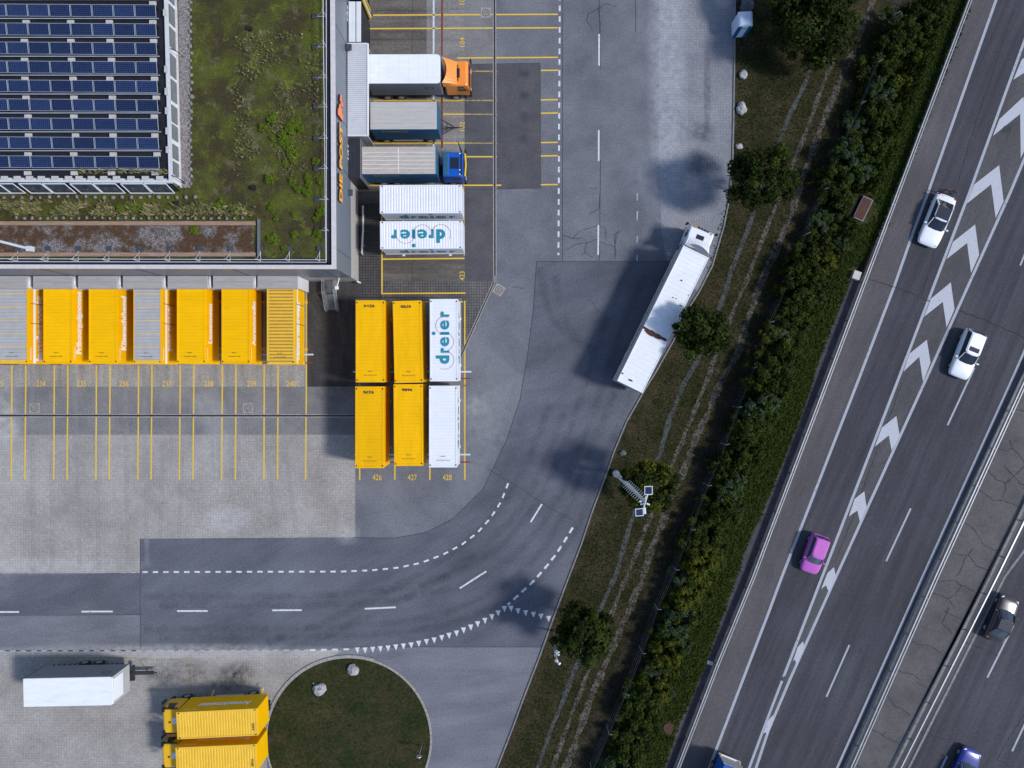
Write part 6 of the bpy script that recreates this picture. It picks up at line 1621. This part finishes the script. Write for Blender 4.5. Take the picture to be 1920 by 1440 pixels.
make_tree('large dark tree at the top edge right of the toilet cabin', 1540, 30, 4.0, 7.0, 20000, 5, TM, clumps=90)
make_tree('dark tree half cut by the top edge behind the toilet cabin', 1480, -25, 2.6, 6.2, 9000, 6, TM)

WE = [(1650, 10), (1606, 150), (1566, 270), (1530, 360), (1488, 480), (1450, 580), (1412, 670), (1385, 745), (1355, 840), (1312, 930), (1290, 1010), (1254, 1110), (1232, 1160), (1202, 1250), (1176, 1320), (1137, 1430), (1110, 1500)]
EE = [(1790, 5), (1735, 110), (1702, 210), (1672, 290), (1622, 400), (1580, 480), (1545, 570), (1505, 670), (1470, 750), (1432, 850), (1395, 950), (1355, 1050), (1318, 1150), (1280, 1250), (1240, 1350), (1208, 1430), (1185, 1500)]
def lerp_pl(pl, f):
    s_ = f * (len(pl) - 1); i = min(int(s_), len(pl) - 2); u_ = s_ - i
    return (pl[i][0] * (1 - u_) + pl[i + 1][0] * u_, pl[i][1] * (1 - u_) + pl[i + 1][1] * u_)
protos = []
kinds = [('dark green', TM), ('mid green', [M['leaf_mid'], M['leaf_dark']]), ('yellow-green', [M['leaf_yel'], M['leaf_mid']]), ('grey-green', [M['leaf_grey'], M['leaf_mid']])]
for ki, (kn, ms) in enumerate(kinds):
    for vv_ in range(2):
        o = crown_mesh('foliage', 1.6, 1.25, 4600, .125, 100 + ki * 10 + vv_, ms, 26, 1.0)
        g = MB(); g.tube([(0, 0, 0), (.05, .03, 1.2)], [.07, .03], 6); g.tube([(0, 0, .1), (.6, .3, 1.3)], [.05, .02], 5); g.tube([(0, 0, .1), (-.5, .4, 1.2)], [.05, .02], 5)
        s_ = g.build('stem', M['bark'], None, origin=False)
        protos.append((ki, o, s_))
r = random.Random(11)
cnt = {}
rows = 30; k = 0; spots = []
for i_ in range(rows):
    f_ = (i_ + .5) / rows
    for j_, q in enumerate((.24, .44, .64, .86)):
        ff = min(.999, max(0, f_ + r.uniform(-.012, .012)))
        a = lerp_pl(WE, ff); b = lerp_pl(EE, ff); qq = q + r.uniform(-.08, .08)
        spots.append((a[0] * (1 - qq) + b[0] * qq, a[1] * (1 - qq) + b[1] * qq, j_, i_))
used_proto = set()
side = ['on fence side', 'left of middle', 'right of middle', 'on motorway side']
for (px, py, j_, i_) in spots:
    if abs(px - 1619) < 34 and abs(py - 391) < 44: continue
    if abs(px - 1606) < 26 and abs(py - 516) < 26: continue
    ki = r.choices([0, 1, 2, 3], [.36, .34, .18, .12] if j_ < 3 else [.10, .40, .30, .20])[0]
    pi = ki * 2 + r.randrange(2)
    sc = r.uniform(.9, 1.3) * (.88, .98, .84, .46)[j_]
    a = W(px, py, 1.5 * sc)
    cnt[(ki, j_)] = cnt.get((ki, j_), 0) + 1
    n_ = cnt[(ki, j_)]
    lab = '%s shrub %s of the hedge, %s such shrub from the top' % (kinds[ki][0], side[j_], ORD[n_ - 1] if n_ <= 20 else 'later')
    t = thing('hedge_shrub', lab, 'shrub', (a[0], a[1], .03), r.uniform(0, 6.28), group='shrubs of the hedge along the motorway')
    _, o, s_ = protos[pi]
    if pi not in used_proto:
        c, d = o, s_; used_proto.add(pi)
    else:
        c = o.copy(); COL.objects.link(c); d = s_.copy(); COL.objects.link(d)
    c.parent = t; d.parent = t
    hs = sc * r.uniform(.85, 1.3)
    c.scale = (sc, sc, hs); d.scale = (sc, sc, hs)
for pi, (ki, o, s_) in enumerate(protos):
    if pi not in used_proto:
        bpy.data.objects.remove(o); bpy.data.objects.remove(s_)

# tufts: dense small leaves as ground cover on the bank and verge, dry grass and sedum on the roof
KEEP = [(*W(1619, 391, .3), 2.4), (*W(1606, 516, .4), .8), (*W(1253.5, 1365), .5)]
def tufts(name, poly, n, z, leaf, m, seed, up=.5, kind='stuff', parent=None, dens=None):
    r = random.Random(seed); g = MB(); P = WP(poly, z)
    xs = [p[0] for p in P]; ys = [p[1] for p in P]; k = 0; tries = 0
    def inside(x, y):
        c = False; j = len(P) - 1
        for i in range(len(P)):
            if (P[i][1] > y) != (P[j][1] > y) and x < (P[j][0] - P[i][0]) * (y - P[i][1]) / (P[j][1] - P[i][1]) + P[i][0]: c = not c
            j = i
        return c
    while k < n and tries < n * 12:
        tries += 1
        x = r.uniform(min(xs), max(xs)); y_ = r.uniform(min(ys), max(ys))
        if dens and mn.noise(Vector((x * dens[0], y_ * dens[0], seed))) < dens[1]: continue
        if not inside(x, y_): continue
        if any((x - e[0]) ** 2 + (y_ - e[1]) ** 2 < e[2] for e in KEEP): continue
        k += 1; an = r.uniform(0, 6.28); h = leaf * r.uniform(.6, 1.6)
        d = Vector((math.cos(an), math.sin(an), 0)); tip = Vector((x, y_, z)) + d * h * r.uniform(.4, 1) + Vector((0, 0, h * up * r.uniform(.5, 1.4)))
        w_ = Vector((-d.y, d.x, 0)) * h * .22
        g.add([Vector((x, y_, z)) - w_, Vector((x, y_, z)) + w_, tip], [(0, 1, 2)])
    return g.build(name, m, kind=kind, origin=False)
tufts('bank_grass', [(1790, -20), (1740, 90), (1675, 270), (1615, 400), (1560, 500), (1505, 640), (1480, 720), (1440, 800), (1390, 920), (1340, 1035), (1322, 1080), (1285, 1180), (1265, 1240), (1240, 1300), (1212, 1360), (1185, 1440)] + EDGE_E[1:-1][::-1], 26000, .04, .28, M['leaf_mid'], 5, .6)
tufts('verge_grass_tufts', [(1385, 20), (1382, 300), (1300, 600), (1210, 780), (1150, 900), (1050, 1160), (960, 1440), (1100, 1440), (1200, 1200), (1300, 930), (1440, 560), (1560, 260), (1640, 60)], 22000, .03, .16, M['leaf_dark'], 6, .5)
tufts('dry_grass', [(-10, 378), (200, 380), (330, 384), (480, 385), (480, 404), (-10, 404)], 2600, ZP + .1, .30, M['straw'], 7, .8, dens=(.9, -.15))
tufts('dry_grass_patch', [(440, 60), (600, 60), (600, 330), (440, 330)], 1300, ZP + .12, .16, M['straw'], 8, .6, dens=(.45, .05))
tufts('solar_row_weeds', [(150, 318), (320, 318), (320, 326), (150, 326)], 160, ZA - .2, .28, M['straw'], 9, 1.2)
tufts('hedge_undergrowth', [(1660, 30), (1612, 150), (1572, 270), (1538, 360), (1496, 480), (1458, 580), (1420, 670), (1392, 745), (1362, 840), (1320, 930), (1298, 1010), (1262, 1110), (1240, 1160), (1210, 1250), (1184, 1320), (1145, 1440), (1190, 1440), (1240, 1300), (1285, 1180), (1340, 1035), (1390, 920), (1440, 800), (1500, 640), (1560, 500), (1620, 390), (1675, 270), (1740, 90), (1780, -20)], 30000, .3, .34, M['leaf_mid'], 15, 1.6)
# sedum cushions
r = random.Random(21); cush = []
for q in range(26): cush.append((r.uniform(490, 600), r.uniform(215, 465), r.uniform(.30, 1.0)))
cush += [(545, 232, .9), (530, 265, .8), (545, 285, 1.1), (563, 240, .7), (548, 340, .7), (575, 330, .6), (365, 432, .85), (585, 55, .35), (552, 440, .7), (590, 410, .5), (412, 384, 1.1), (440, 392, .9), (250, 388, 1.0), (225, 392, .8)]
proto = None
for q, (px, py, rr) in enumerate(cush):
    a = W(px, py, ZP + .15)
    if proto is None:
        o = crown_mesh('sedum_cushion', 1.0, .30, 2600, .075, 300, [M['sedum_clump']], 40, .05); proto = o
    else:
        o = proto.copy(); COL.objects.link(o)
    o.location = (a[0], a[1], ZP + .02); o.scale = (rr * .62, rr * .58, rr * .8); o.rotation_euler = (0, 0, r.uniform(0, 6))
    tag(o, 'rounded green sedum cushion growing on the planted roof', 'plant', 'sedum cushions on the planted roof')
